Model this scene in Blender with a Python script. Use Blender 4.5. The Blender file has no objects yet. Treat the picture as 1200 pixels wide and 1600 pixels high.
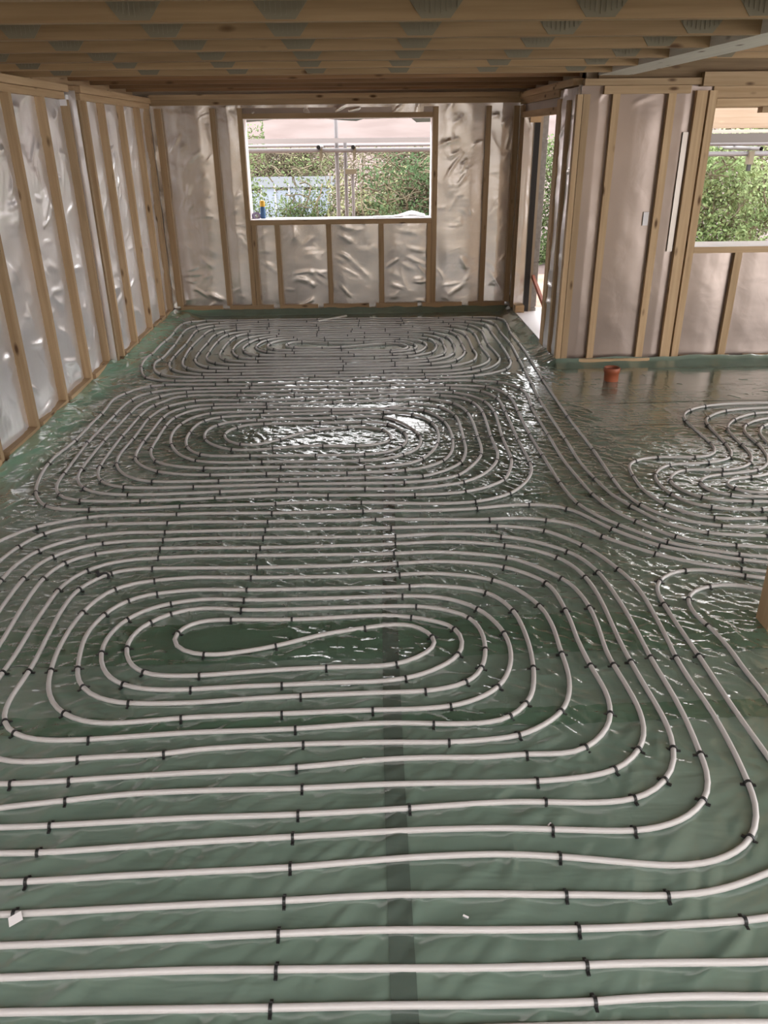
import bpy, bmesh, math, random
from mathutils import Vector, Matrix, noise
random.seed(7)
S = bpy.context.scene
COL = S.collection
# ------------------------------------------------------------------ camera
F_PX, CAM_H = 1230.0, 1.95
def _basis():
    dy = Vector((560-600, 212-800, F_PX)).normalized()
    dn = Vector((28, 2600, F_PX)); dn = (dn - dn.dot(dy)*dy).normalized()
    dx = dn.cross(dy)
    return dx, dy, -dn
dx, dy, dz = _basis()
right = Vector((dx[0], dy[0], dz[0])); down = Vector((dx[1], dy[1], dz[1])); fwd = Vector((dx[2], dy[2], dz[2]))
cam_d = bpy.data.cameras.new('camera'); cam = bpy.data.objects.new('camera', cam_d); COL.objects.link(cam)
cam.matrix_world = Matrix(((right.x, -down.x, -fwd.x, 0), (right.y, -down.y, -fwd.y, 0), (right.z, -down.z, -fwd.z, CAM_H), (0, 0, 0, 1)))
cam_d.sensor_fit = 'VERTICAL'; cam_d.sensor_height = 36; cam_d.lens = 36*F_PX/1600
cam_d.clip_start = .02; cam_d.clip_end = 300
S.camera = cam
# ------------------------------------------------------------------ sky, exposure
W = bpy.data.worlds.new('overcast_sky'); S.world = W; W.use_nodes = True
bg = W.node_tree.nodes['Background']; bg.inputs[0].default_value = (1.0, .995, 1.0, 1); bg.inputs[1].default_value = 5.0
S.view_settings.view_transform = 'Standard'; S.view_settings.look = 'None'
S.view_settings.gamma = 1; S.view_settings.use_curve_mapping = False
S.view_settings.exposure = 0.36
S.cycles.max_bounces = 8; S.cycles.diffuse_bounces = 4; S.cycles.glossy_bounces = 5
S.cycles.use_denoising = True
S.cycles.sample_clamp_indirect = 6
# ------------------------------------------------------------------ materials
def newmat(name):
    m = bpy.data.materials.new(name); m.use_nodes = True
    nt = m.node_tree; b = nt.nodes['Principled BSDF']
    return m, nt, b
def plain(name, c, rough=.6, metal=0.0, spec=.5):
    m, nt, b = newmat(name)
    b.inputs['Base Color'].default_value = (*c, 1); b.inputs['Roughness'].default_value = rough
    b.inputs['Metallic'].default_value = metal; b.inputs['Specular IOR Level'].default_value = spec
    return m
def nd(nt, t, **kw):
    n = nt.nodes.new(t)
    for k, v in kw.items(): setattr(n, k, v)
    return n
def ramp(nt, stops):
    r = nd(nt, 'ShaderNodeValToRGB'); e = r.color_ramp.elements
    while len(e) < len(stops): e.new(.5)
    for el, (p, c) in zip(e, stops):
        el.position = p; el.color = (*c, 1) if len(c) == 3 else c
    return r
def wood(name, axis, a, b_, knots=(.10, .05, .02)):
    m, nt, b = newmat(name); L = nt.links.new
    tc = nd(nt, 'ShaderNodeTexCoord'); oi = nd(nt, 'ShaderNodeObjectInfo')
    off = nd(nt, 'ShaderNodeVectorMath', operation='SCALE'); off.inputs[0].default_value = (7.3, 3.1, 5.7); L(oi.outputs['Random'], off.inputs['Scale'])
    ad = nd(nt, 'ShaderNodeVectorMath', operation='ADD'); L(tc.outputs['Object'], ad.inputs[0]); L(off.outputs[0], ad.inputs[1])
    mp = nd(nt, 'ShaderNodeMapping'); sc = [38, 38, 38]; sc[axis] = 1.6; mp.inputs['Scale'].default_value = sc; L(ad.outputs[0], mp.inputs['Vector'])
    n1 = nd(nt, 'ShaderNodeTexNoise'); n1.inputs['Scale'].default_value = 1; n1.inputs['Detail'].default_value = 4; L(mp.outputs[0], n1.inputs['Vector'])
    r = ramp(nt, [(.3, a), (.7, b_)]); L(n1.outputs['Fac'], r.inputs['Fac'])
    mp2 = nd(nt, 'ShaderNodeMapping'); s2 = [9, 9, 9]; s2[axis] = 3.2; mp2.inputs['Scale'].default_value = s2; L(ad.outputs[0], mp2.inputs['Vector'])
    v = nd(nt, 'ShaderNodeTexVoronoi'); v.inputs['Scale'].default_value = 1; L(mp2.outputs[0], v.inputs['Vector'])
    rk = ramp(nt, [(.06, (1, 1, 1)), (.17, (0, 0, 0))]); L(v.outputs['Distance'], rk.inputs['Fac'])
    mx = nd(nt, 'ShaderNodeMixRGB'); mx.inputs['Color2'].default_value = (*knots, 1); L(rk.outputs['Color'], mx.inputs['Fac']); L(r.outputs['Color'], mx.inputs['Color1'])
    hv = nd(nt, 'ShaderNodeHueSaturation'); L(mx.outputs[0], hv.inputs['Color'])
    mr = nd(nt, 'ShaderNodeMapRange'); mr.inputs['To Min'].default_value = .8; mr.inputs['To Max'].default_value = 1.2; L(oi.outputs['Random'], mr.inputs['Value']); L(mr.outputs[0], hv.inputs['Value'])
    L(hv.outputs[0], b.inputs['Base Color']); b.inputs['Roughness'].default_value = .65; b.inputs['Specular IOR Level'].default_value = .25
    bp = nd(nt, 'ShaderNodeBump'); bp.inputs['Strength'].default_value = .15; bp.inputs['Distance'].default_value = .004; L(n1.outputs['Fac'], bp.inputs['Height']); L(bp.outputs[0], b.inputs['Normal'])
    return m
WA, WB = (.37, .245, .135), (.48, .335, .20)
WOOD = [wood('stud_timber_x', 0, WA, WB), wood('stud_timber_y', 1, WA, WB), wood('stud_timber_z', 2, WA, WB)]
JA, JB = (.27, .172, .088), (.36, .238, .13)
JOIST = wood('joist_timber', 0, JA, JB)
JOISTD = wood('brown_treated_joist', 0, (.20, .105, .05), (.28, .155, .075))
PALE = wood('pale_beam_timber', 1, (.58, .52, .43), (.68, .62, .53))
OSB = wood('deck_board', 0, (.20, .13, .07), (.30, .2, .11))
STEEL = plain('galvanised_plate', (.20, .17, .12), .65, 0, .2)
TUBE = plain('galvanised_tube', (.22, .205, .21), .5, .2)
BLACK = plain('black_plastic', (.012, .012, .012), .45)
DARK = plain('black_membrane', (.015, .013, .014), .35)
WHITE = plain('white_membrane', (.80, .76, .77), .5)
SHEATH = plain('sheathing_board', (.42, .33, .24), .8)
def foil_mat(name, col, rough, bumpdist, sc, metal=.85):
    m, nt, b = newmat(name); L = nt.links.new
    tc = nd(nt, 'ShaderNodeTexCoord')
    mp = nd(nt, 'ShaderNodeMapping'); mp.inputs['Rotation'].default_value = (.5, .5, .6); mp.inputs['Scale'].default_value = sc; L(tc.outputs['Object'], mp.inputs['Vector'])
    n = nd(nt, 'ShaderNodeTexNoise'); n.inputs['Scale'].default_value = 1; n.inputs['Detail'].default_value = 3; n.inputs['Distortion'].default_value = 1.2; L(mp.outputs[0], n.inputs['Vector'])
    n2 = nd(nt, 'ShaderNodeTexNoise'); n2.inputs['Scale'].default_value = 1.3; n2.inputs['Detail'].default_value = 2; L(tc.outputs['Object'], n2.inputs['Vector'])
    r = ramp(nt, [(.35, tuple(c*.86 for c in col)), (.65, col)]); L(n2.outputs['Fac'], r.inputs['Fac']); L(r.outputs[0], b.inputs['Base Color'])
    bp = nd(nt, 'ShaderNodeBump'); bp.inputs['Strength'].default_value = 1; bp.inputs['Distance'].default_value = bumpdist; L(n.outputs['Fac'], bp.inputs['Height']); L(bp.outputs[0], b.inputs['Normal'])
    b.inputs['Metallic'].default_value = metal; b.inputs['Roughness'].default_value = rough
    return m
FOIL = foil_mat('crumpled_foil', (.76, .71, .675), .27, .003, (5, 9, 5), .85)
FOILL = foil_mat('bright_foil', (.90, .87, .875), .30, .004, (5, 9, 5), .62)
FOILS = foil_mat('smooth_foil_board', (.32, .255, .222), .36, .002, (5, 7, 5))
def sheet_mat(name, col, col2):
    m, nt, b = newmat(name); L = nt.links.new
    tc = nd(nt, 'ShaderNodeTexCoord'); P = tc.outputs['Object']
    def nz(scale, rot, det, typ=None, dist=0):
        mp = nd(nt, 'ShaderNodeMapping'); mp.inputs['Scale'].default_value = scale; mp.inputs['Rotation'].default_value = (0, 0, rot); L(P, mp.inputs['Vector'])
        n = nd(nt, 'ShaderNodeTexNoise'); n.inputs['Scale'].default_value = 1; n.inputs['Detail'].default_value = det; n.inputs['Distortion'].default_value = dist
        if typ: n.noise_type = typ; n.normalize = True
        L(mp.outputs[0], n.inputs['Vector']); return n.outputs['Fac']
    def crease(o, k):      # thin ridge lines where the noise crosses its middle
        a = nd(nt, 'ShaderNodeMath', operation='SUBTRACT'); L(o, a.inputs[0]); a.inputs[1].default_value = .5
        b2 = nd(nt, 'ShaderNodeMath', operation='ABSOLUTE'); L(a.outputs[0], b2.inputs[0])
        c = nd(nt, 'ShaderNodeMath', operation='MULTIPLY'); L(b2.outputs[0], c.inputs[0]); c.inputs[1].default_value = k
        d = nd(nt, 'ShaderNodeMath', operation='MINIMUM'); L(c.outputs[0], d.inputs[0]); d.inputs[1].default_value = 1
        e = nd(nt, 'ShaderNodeMath', operation='SUBTRACT'); e.inputs[0].default_value = 1; L(d.outputs[0], e.inputs[1]); return e.outputs[0]
    def mul(a, b2):
        n = nd(nt, 'ShaderNodeMath', operation='MULTIPLY')
        for i, v in enumerate((a, b2)):
            if isinstance(v, (int, float)): n.inputs[i].default_value = v
            else: L(v, n.inputs[i])
        return n.outputs[0]
    def add(a, b2):
        n = nd(nt, 'ShaderNodeMath', operation='ADD'); L(a, n.inputs[0]); L(b2, n.inputs[1]); return n.outputs[0]
    # how crumpled the sheet lies: pulled tight at the near and far ends, gathered in the middle of the room
    sx = nd(nt, 'ShaderNodeSeparateXYZ'); L(P, sx.inputs[0])
    near = nd(nt, 'ShaderNodeMapRange', interpolation_type='SMOOTHSTEP'); L(sx.outputs['Y'], near.inputs['Value'])
    near.inputs['From Min'].default_value = 1.7; near.inputs['From Max'].default_value = 3.3
    far = nd(nt, 'ShaderNodeMapRange', interpolation_type='SMOOTHSTEP'); L(sx.outputs['Y'], far.inputs['Value'])
    far.inputs['From Min'].default_value = 7.2; far.inputs['From Max'].default_value = 6.1
    crump = mul(near.outputs[0], far.outputs[0])
    ca = nd(nt, 'ShaderNodeMapRange'); L(crump, ca.inputs['Value']); ca.inputs['To Min'].default_value = .13; ca.inputs['To Max'].default_value = 1.0
    h1 = crease(nz((3.2, 13, 1), .5, 2, dist=.7), 10)
    h2 = crease(nz((13, 4, 1), -.35, 2, dist=.6), 10)
    msk = nd(nt, 'ShaderNodeMapRange', interpolation_type='SMOOTHSTEP'); L(nz((1.6, 2.6, 1), .3, 3), msk.inputs['Value']); msk.inputs['From Min'].default_value = .32; msk.inputs['From Max'].default_value = .52
    h3 = nz((16, 30, 1), .7, 3, dist=.5)
    h4 = nz((2.0, 8, 1), .45, 3, dist=.5)
    tot = mul(add(mul(mul(add(h1, h2), msk.outputs[0]), .0014), mul(h3, .0016)), 1.0)
    sag = nd(nt, 'ShaderNodeMapRange', interpolation_type='SMOOTHSTEP'); L(sx.outputs['Y'], sag.inputs['Value'])
    sag.inputs['From Min'].default_value = 2.0; sag.inputs['From Max'].default_value = 4.2; sag.inputs['To Min'].default_value = .011; sag.inputs['To Max'].default_value = .0022
    tot = add(mul(tot, ca.outputs[0]), mul(h4, sag.outputs[0]))
    bp = nd(nt, 'ShaderNodeBump'); bp.inputs['Strength'].default_value = 1; bp.inputs['Distance'].default_value = 1; L(tot, bp.inputs['Height']); L(bp.outputs[0], b.inputs['Normal'])
    cn = nz((3, 6, 1), .4, 3)
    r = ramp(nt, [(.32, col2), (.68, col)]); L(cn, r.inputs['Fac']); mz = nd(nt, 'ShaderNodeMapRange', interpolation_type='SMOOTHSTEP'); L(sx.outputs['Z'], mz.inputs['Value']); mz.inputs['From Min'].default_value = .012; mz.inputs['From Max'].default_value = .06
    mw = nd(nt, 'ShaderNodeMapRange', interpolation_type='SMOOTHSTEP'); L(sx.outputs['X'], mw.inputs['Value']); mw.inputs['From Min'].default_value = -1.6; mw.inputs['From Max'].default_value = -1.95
    mc = nd(nt, 'ShaderNodeMixRGB'); L(mul(mz.outputs[0], mw.outputs[0]), mc.inputs['Fac']); L(r.outputs[0], mc.inputs['Color1']); mc.inputs['Color2'].default_value = (col[0]*1.3, col[1]*1.75, col[2]*1.55, 1)   # lifted left edge painted brighter green, in place of light falling on it
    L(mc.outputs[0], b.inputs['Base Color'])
    b.inputs['Roughness'].default_value = .06; b.inputs['Specular IOR Level'].default_value = .5; b.inputs['IOR'].default_value = 2.0
    b.inputs['Coat Weight'].default_value = .65; b.inputs['Coat Roughness'].default_value = .27; b.inputs['Coat IOR'].default_value = 1.6
    return m
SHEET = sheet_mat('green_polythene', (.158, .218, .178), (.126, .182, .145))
LAP = sheet_mat('doubled_green_polythene', (.085, .15, .105), (.065, .122, .083))
TAPE = sheet_mat('grey_green_tape', (.08, .11, .093), (.07, .098, .082))
m, nt, b = newmat('pipe_plastic'); PIPE = m
b.inputs['Base Color'].default_value = (.52, .49, .48, 1); b.inputs['Roughness'].default_value = .38
def noisy(name, a, b_, scale, rough=.85, det=4):
    m, nt, b = newmat(name); L = nt.links.new
    tc = nd(nt, 'ShaderNodeTexCoord'); n = nd(nt, 'ShaderNodeTexNoise'); n.inputs['Scale'].default_value = scale; n.inputs['Detail'].default_value = det
    L(tc.outputs['Object'], n.inputs['Vector']); r = ramp(nt, [(.35, a), (.65, b_)]); L(n.outputs['Fac'], r.inputs['Fac']); L(r.outputs[0], b.inputs['Base Color'])
    b.inputs['Roughness'].default_value = rough; b.inputs['Specular IOR Level'].default_value = .2
    return m
EARTH = noisy('pink_subsoil', (.30, .19, .145), (.38, .26, .21), 3)
FIELD = noisy('ploughed_field', (.108, .078, .071), (.135, .102, .095), .4)
BLOCK = noisy('concrete_block', (.30, .28, .265), (.38, .355, .335), 25)
CLAY = plain('terracotta_plastic', (.33, .09, .04), .45)
RUST = plain('red_brown_timber', (.42, .13, .075), .7)
LEAFS = [noisy('leaf_green', (.075, .115, .045), (.14, .18, .075), 1.5), noisy('leaf_yellow_green', (.17, .19, .09), (.27, .27, .145), 1.5), noisy('leaf_dark', (.05, .09, .04), (.10, .15, .065), 1.5)]
LEAFB = noisy('leaf_bright', (.19, .27, .11), (.33, .40, .20), 1.5)
TWIG = noisy('tan_twig', (.11, .092, .06), (.19, .16, .11), 2)
BARK = noisy('bark', (.16, .12, .08), (.26, .2, .13), 6)
# ------------------------------------------------------------------ helpers
def link(name, me, mat=None, parent=None):
    o = bpy.data.objects.new(name, me); COL.objects.link(o)
    if mat and me is not None: me.materials.append(mat)
    if parent: o.parent = parent
    return o
def tag(o, label, cat, group=None):
    o['label'] = label; o['category'] = cat
    if group: o['group'] = group
    return o
def structure(o): o['kind'] = 'structure'; return o
def empty(name, loc=(0, 0, 0)):
    o = bpy.data.objects.new(name, None); COL.objects.link(o); o.location = loc; o.empty_display_size = .1; return o
class MB:
    def __init__(s): s.v = []; s.f = []
    def box(s, x0, x1, y0, y1, z0, z1):
        n = len(s.v); s.v += [(x, y, z) for z in (z0, z1) for y in (y0, y1) for x in (x0, x1)]
        s.f += [tuple(n+i for i in q) for q in ((0, 2, 3, 1), (4, 5, 7, 6), (0, 1, 5, 4), (2, 6, 7, 3), (0, 4, 6, 2), (1, 3, 7, 5))]
        return s
    def tube(s, pts, r, seg=8, caps=True):
        pts = [Vector(p) for p in pts]; n0 = len(s.v); N = len(pts)
        up = Vector((0, 0, 1))
        for i, p in enumerate(pts):
            d = (pts[min(i+1, N-1)] - pts[max(i-1, 0)]).normalized()
            a = d.cross(up)
            if a.length < .05: a = d.cross(Vector((1, 0, 0)))
            a.normalize(); b2 = a.cross(d)
            ri = r[i] if isinstance(r, (list, tuple)) else r
            for k in range(seg):
                t = 2*math.pi*k/seg
                s.v.append(tuple(p + ri*(math.cos(t)*a + math.sin(t)*b2)))
        for i in range(N-1):
            for k in range(seg):
                k2 = (k+1) % seg
                s.f.append((n0+i*seg+k, n0+i*seg+k2, n0+(i+1)*seg+k2, n0+(i+1)*seg+k))
        if caps:
            s.f.append(tuple(n0+k for k in range(seg))[::-1]); s.f.append(tuple(n0+(N-1)*seg+k for k in range(seg)))
        return s
    def poly(s, vs, fs):
        n = len(s.v); s.v += vs; s.f += [tuple(n+i for i in q) for q in fs]; return s
    def mesh(s, name, smooth=False, recalc=True):
        me = bpy.data.meshes.new(name); me.from_pydata(s.v, [], s.f)
        if recalc and len(s.f) < 60000:
            bm = bmesh.new(); bm.from_mesh(me); bmesh.ops.recalc_face_normals(bm, faces=bm.faces); bm.to_mesh(me); bm.free()
        if smooth: me.polygons.foreach_set('use_smooth', [True]*len(me.polygons))
        me.update(); return me
    def obj(s, name, mat, parent=None, smooth=False):
        return link(name, s.mesh(name, smooth), mat, parent)
def bx(name, x0, x1, y0, y1, z0, z1, mat, parent=None, bev=0.0):
    """one squared piece with its origin at its centre"""
    c = Vector(((x0+x1)/2, (y0+y1)/2, (z0+z1)/2)); h = ((x1-x0)/2, (y1-y0)/2, (z1-z0)/2)
    mb = MB().box(-h[0], h[0], -h[1], h[1], -h[2], h[2])
    me = mb.mesh(name)
    if bev:
        bm = bmesh.new(); bm.from_mesh(me); bmesh.ops.bevel(bm, geom=bm.edges[:], offset=bev, segments=1, affect='EDGES'); bm.to_mesh(me); bm.free()
    o = link(name, me, mat, parent); o.location = c - (parent.location if parent else Vector())
    return o
def fbm(x, y, z=0, o=3): return noise.fractal(Vector((x, y, z)), 1.0, 2.0, o)
# ================================================================== ROOM SHELL
XL1, XL2, YSTEP = -2.335, -2.275, 7.27     # left wall: near run, far run (stud faces) and the step between them
YB, XR, YW = 9.745, 1.80, 7.17            # back wall, right return wall with the doorway, wing wall
ZT = 2.235                                # underside of the head rail
SD, SW = .062, .046                       # how far the timbers stand proud, and their width

floor = structure(bx('floor', -2.6, 6.8, -3.2, 10.0, -.25, -.02, plain('insulation_slab', (.45, .44, .40), .8)))

import numpy as np
def foil(name, parent, origin, u, v, nrm, W_, H_, studs, mat, amp=.02, seed=0., du=.0125, holes=(), pil=.012, folds=26):
    """crumpled foil skin hung between the timbers: pillowed in each bay, soft swells and single pulled folds"""
    nu, nv = max(2, int(W_/du)), max(2, int(H_/du)); o = Vector(origin); u = Vector(u); v = Vector(v); nrm = Vector(nrm)
    A = np.linspace(0, W_, nu+1); B = np.linspace(0, H_, nv+1); AX, BX = np.meshgrid(A, B)
    d = np.full_like(AX, 9.)
    for s in studs: d = np.minimum(d, np.abs(AX-s))
    bay = np.clip(d/.2, 0, 1); bay = bay*bay*(3-2*bay)
    ca = np.arange(-.1, W_+.2, .05); cb = np.arange(-.1, H_+.2, .05)
    C = np.array([[.6*fbm(a*1.6+seed, b2*2.4, seed+3, 3)+.4*(1-abs(noise.noise(Vector((a*2.6+b2*2.2+seed, b2*1.5-a*.9, seed))))*2.2) for a in ca] for b2 in cb])
    fx = (AX+.1)/.05; fy = (BX+.1)/.05; i = fx.astype(int); j = fy.astype(int); p = fx-i; q = fy-j; p = p*p*(3-2*p); q = q*q*(3-2*q)
    low = C[j, i]*(1-p)*(1-q)+C[j, i+1]*p*(1-q)+C[j+1, i]*(1-p)*q+C[j+1, i+1]*p*q
    D = bay*(pil+amp*low)
    rr = random.Random(int(seed*97)); FH = np.zeros_like(D)
    for n_ in range(int(W_*H_*folds)):
        a, b2 = rr.uniform(0, W_), rr.uniform(0, H_)
        near = min([abs(a-s) for s in studs]+[9]); t = b2/H_
        L_ = rr.uniform(.05, .2); w = rr.uniform(.014, .032); h = amp*rr.uniform(.15, .6)*(1.25 if t > .75 or t < .3 else .8)
        ang = math.radians(rr.gauss(38 if t > .5 else -18, 28)) if near > .06 else math.radians(rr.gauss(65, 20)*rr.choice((-1, 1)))
        i0, i1 = np.searchsorted(A, (a-L_, a+L_)); j0, j1 = np.searchsorted(B, (b2-L_, b2+L_))
        if i1-i0 < 2 or j1-j0 < 2: continue
        X = AX[j0:j1, i0:i1]-a; Y = BX[j0:j1, i0:i1]-b2; c, s_ = math.cos(ang), math.sin(ang)
        uu = X*c+Y*s_; vv = -X*s_+Y*c-rr.gauss(0, .8)*uu*uu
        g = h*np.exp(-(vv/w)**2)*np.clip(1-(uu/(L_*.92))**2, 0, 1)
        FH[j0:j1, i0:i1] = np.maximum(FH[j0:j1, i0:i1], g)
    D = D+FH*(.25+.75*bay)
    P = np.array(o)[None, None]+AX[..., None]*np.array(u)+BX[..., None]*np.array(v)+D[..., None]*np.array(nrm)
    KA, KB = np.meshgrid((A[:-1]+A[1:])/2, (B[:-1]+B[1:])/2); keep = np.ones_like(KA, bool)
    for h0, h1, k0, k1 in holes: keep &= ~((KA > h0) & (KA < h1) & (KB > k0) & (KB < k1))
    idx = np.arange((nu+1)*(nv+1)).reshape(nv+1, nu+1)
    qd = np.stack([idx[:-1, :-1], idx[:-1, 1:], idx[1:, 1:], idx[1:, :-1]], -1)[keep]
    us, inv = np.unique(qd, return_inverse=True); inv = inv.reshape(-1); co = P.reshape(-1, 3)[us]; n = len(qd)
    me = bpy.data.meshes.new(name); me.vertices.add(len(co)); me.vertices.foreach_set('co', co.astype(np.float32).ravel())
    me.loops.add(n*4); me.loops.foreach_set('vertex_index', inv.astype(np.int32)); me.polygons.add(n)
    me.polygons.foreach_set('loop_start', np.arange(0, n*4, 4, dtype=np.int32)); me.polygons.foreach_set('use_smooth', np.ones(n, dtype=bool))
    me.update(calc_edges=True)
    return link(name, me, mat, parent)

# ---- left wall
wl = structure(MB().box(-2.62, -2.47, -3.1, 9.95, -.02, 2.62).obj('wall_left', SHEATH))
near_studs = [y for y in (-2.9, -2.45, -1.83, -1.2, -.57, .06, .68, 1.3, 1.92, 2.53, 3.15, 3.77, 4.20, 4.80, 5.43, 6.05, 6.68)]
foil('foil_sheet', wl, (XL1-SD, -3.0, .03), (0, 1, 0), (0, 0, 1), (1, 0, 0), 10.27, ZT+.04, [y+3.0 for y in near_studs+[7.2]], FOILL, .028, 1.7)
foil('foil_sheet', wl, (XL2-SD, 7.27, .03), (0, 1, 0), (0, 0, 1), (1, 0, 0), 2.5, ZT+.04, [y-7.27 for y in (7.32, 7.5, 8.0, 8.64, 9.27)], FOILL, .022, 5.1)
bx('step_return', XL1-SD-.02, XL2-.008, 7.262, 7.27, .03, 2.3, FOILL, wl)
for y in near_studs + [7.23]: bx('stud', XL1-SD-.01, XL1, y-SW/2, y+SW/2, .075, ZT, WOOD[2], wl)
for y in (7.315, 7.49, 8.0, 8.64, 9.27, 9.62): bx('stud', XL2-SD-.01, XL2, y-SW/2, y+SW/2, .075, ZT, WOOD[2], wl)
bx('stud', XL2-SD-.01, XL2-.01, 9.66, 9.745, .075, ZT, WOOD[2], wl)
bx('head_rail', XL1-SD-.01, XL1, -3.0, 7.16, ZT, ZT+.05, WOOD[1], wl); bx('head_rail', XL2-SD-.01, XL2, 7.36, 9.745, ZT, ZT+.05, WOOD[1], wl)
bx('top_plate', XL1-.14, XL1+.03, -3.0, 7.19, ZT+.052, ZT+.102, WOOD[1], wl); bx('top_plate', XL2-.14, XL2+.02, 7.33, 9.745, ZT+.052, ZT+.102, WOOD[1], wl)
bx('insulation_offcut', XL1-.06, XL1-.005, 7.20, 7.31, 2.19, 2.27, WHITE, wl)
bx('sole_plate', XL1-SD-.01, XL1+.012, -3.0, 7.27, .0, .045, WOOD[1], wl); bx('sole_plate', XL2-SD-.01, XL2+.01, 7.28, 9.745, .0, .045, WOOD[1], wl)
ys = near_studs + [7.25]
for a, b2 in zip(ys[:-1], ys[1:]): bx('bottom_batten', XL1-SD-.005, XL1+.004, a+.075+.03*random.random(), b2-.03, .046, .098, WOOD[1], wl)
for a, b2 in zip((7.5, 8.0, 8.64, 9.27), (8.0, 8.64, 9.27, 9.62)): bx('bottom_batten', XL2-SD-.005, XL2+.002, a+.07, b2-.03, .046, .098, WOOD[1], wl)
bx('rim_board', -2.5, -2.46, -3.0, 9.9, ZT+.10, 2.61, WOOD[1], wl)

# ---- back wall with window 1
W1 = (-1.275, .833, 1.075, 2.13)
BD = .045
wb = structure(MB().box(-2.62, W1[0]-.01, 9.82, 9.97, -.02, 2.62).box(W1[1]+.01, 2.0, 9.82, 9.97, -.02, 2.62)
     .box(W1[0]-.01, W1[1]+.01, 9.82, 9.97, -.02, W1[2]-.03).box(W1[0]-.01, W1[1]+.01, 9.82, 9.97, W1[3]+.03, 2.62).obj('wall_back', SHEATH))
fx0 = XL2-.05
foil('foil_sheet', wb, (fx0, YB+BD, .03), (1, 0, 0), (0, 0, 1), (0, -1, 0), 1.84-fx0, ZT+.03,
     [x-fx0 for x in (-2.20, -1.60, -1.30, -.965, -.37, .243, .86, 1.455, 1.77)], FOIL, .013, 11.3,
     holes=[(W1[0]-.03-fx0, W1[1]+.03-fx0, W1[2]-.06-.03, W1[3]+.03-.03)])
for x0, x1 in ((-2.235, -2.165), (-1.632, -1.575), (1.425, 1.484), (1.735, 1.796)): bx('stud', x0, x1, YB, YB+.06, .105, ZT, WOOD[2], wb)
bx('window_stud', W1[0]-.055, W1[0]-.002, YB, YB+.07, .105, ZT, WOOD[2], wb); bx('window_stud', W1[1]+.002, W1[1]+.06, YB, YB+.07, .105, ZT, WOOD[2], wb)
for x0, x1 in ((-1.272, -1.222), (-1.000, -.945), (-.40, -.345), (.215, .272), (.785, .832)): bx('cripple_stud', x0, x1, YB+.002, YB+.06, .105, W1[2]-.055, WOOD[2], wb)
bx('sill_rail', W1[0], W1[1], YB, YB+.07, W1[2]-.055, W1[2]-.005, WOOD[0], wb)
bx('lintel_rail', W1[0], W1[1], YB, YB+.07, W1[3], W1[3]+.05, WOOD[0], wb)
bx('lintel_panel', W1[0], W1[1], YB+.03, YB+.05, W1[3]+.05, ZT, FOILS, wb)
bx('head_rail', XL2, XR, YB-.004, YB+.06, ZT+.03, ZT+.085, WOOD[0], wb); bx('top_plate', XL2, XR, YB-.03, YB+.06, ZT+.087, ZT+.135, WOOD[0], wb)
x = -2.19
for w_ in (.50, .53, .46, .55, .5, .48, .5, .3):
    x1 = min(x+w_, 1.74); bx('bottom_batten', x, x1, YB-.002, YB+.05, .058, .104, WOOD[0], wb); x = x1+.06+.03*random.random()
    if x > 1.6: break
bx('sole_plate', XL2, XR, YB+.01, YB+.06, 0, .056, WOOD[0], wb)
# window 1: lining boards and white membrane wrapped over the sill
wn = structure(empty('window_1', (-.22, 9.85, W1[2])))
L1 = wn.location
def wpart(name, x0, x1, y0, y1, z0, z1, mat): return bx(name, x0, x1, y0, y1, z0, z1, mat, wn)
wpart('sill_membrane', W1[0], W1[1], YB+.005, 10.02, W1[2]-.004, W1[2]+.004, WHITE)
wpart('jamb_membrane', W1[0]-.001, W1[0]+.006, YB+.03, 10.02, W1[2]+.004, W1[3], WHITE); wpart('jamb_membrane', W1[1]-.006, W1[1]+.001, YB+.03, 10.02, W1[2]+.004, W1[3], WHITE)
wpart('head_board', W1[0], W1[1], YB+.03, 10.0, W1[3]-.006, W1[3]+.002, WHITE)

# ---- right return wall with the doorway
DY0, DY1 = 7.93, 9.42
wr = structure(MB().box(1.87, 2.0, DY1+.005, 9.82, -.02, 2.62).box(1.87, 2.0, 7.30, DY0-.01, -.02, 2.62).box(1.87, 2.0, DY0-.01, DY1+.005, 2.18, 2.62).obj('wall_right', SHEATH))
foil('foil_sheet', wr, (XR+.05, 9.745, .03), (0, -1, 0), (0, 0, 1), (-1, 0, 0), 9.745-DY1, ZT, [0.02, .3], FOIL, .012, 3.3)
foil('foil_sheet', wr, (XR+.018, DY0-.02, .03), (0, -1, 0), (0, 0, 1), (-1, 0, 0), DY0-.02-7.18, ZT+.03, [0.05, .41, .72], FOILL, .03, 8.8, pil=.022)
bx('stud', XR, XR+.06, 9.60, 9.70, .06, ZT, WOOD[2], wr)
bx('door_stud', XR-.012, XR+.06, DY0-.16, DY0-.03, .04, ZT-.01, WOOD[2], wr)
bx('stud', XR-.014, XR+.04, 7.47, 7.535, .03, ZT-.03, WOOD[2], wr)
bx('corner_batten', XR-.014, XR+.03, 7.165, 7.235, .0, ZT, WOOD[2], wr)
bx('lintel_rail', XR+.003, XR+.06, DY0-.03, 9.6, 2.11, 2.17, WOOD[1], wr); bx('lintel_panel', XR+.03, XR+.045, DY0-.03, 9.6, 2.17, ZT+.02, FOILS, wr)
bx('head_rail', XR, XR+.06, DY0-.03, 9.745, ZT+.01, ZT+.07, WOOD[1], wr); bx('top_plate', XR-.02, XR+.1, 7.33, 9.74, ZT+.072, ZT+.125, WOOD[1], wr)
bx('foil_tuck', XR+.005, XR+.06, 7.30, 7.42, ZT-.02, ZT+.05, WHITE, wr)
bx('sole_plate', XR-.004, XR+.05, 7.24, DY0-.02, 0, .028, WOOD[1], wr)
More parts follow.
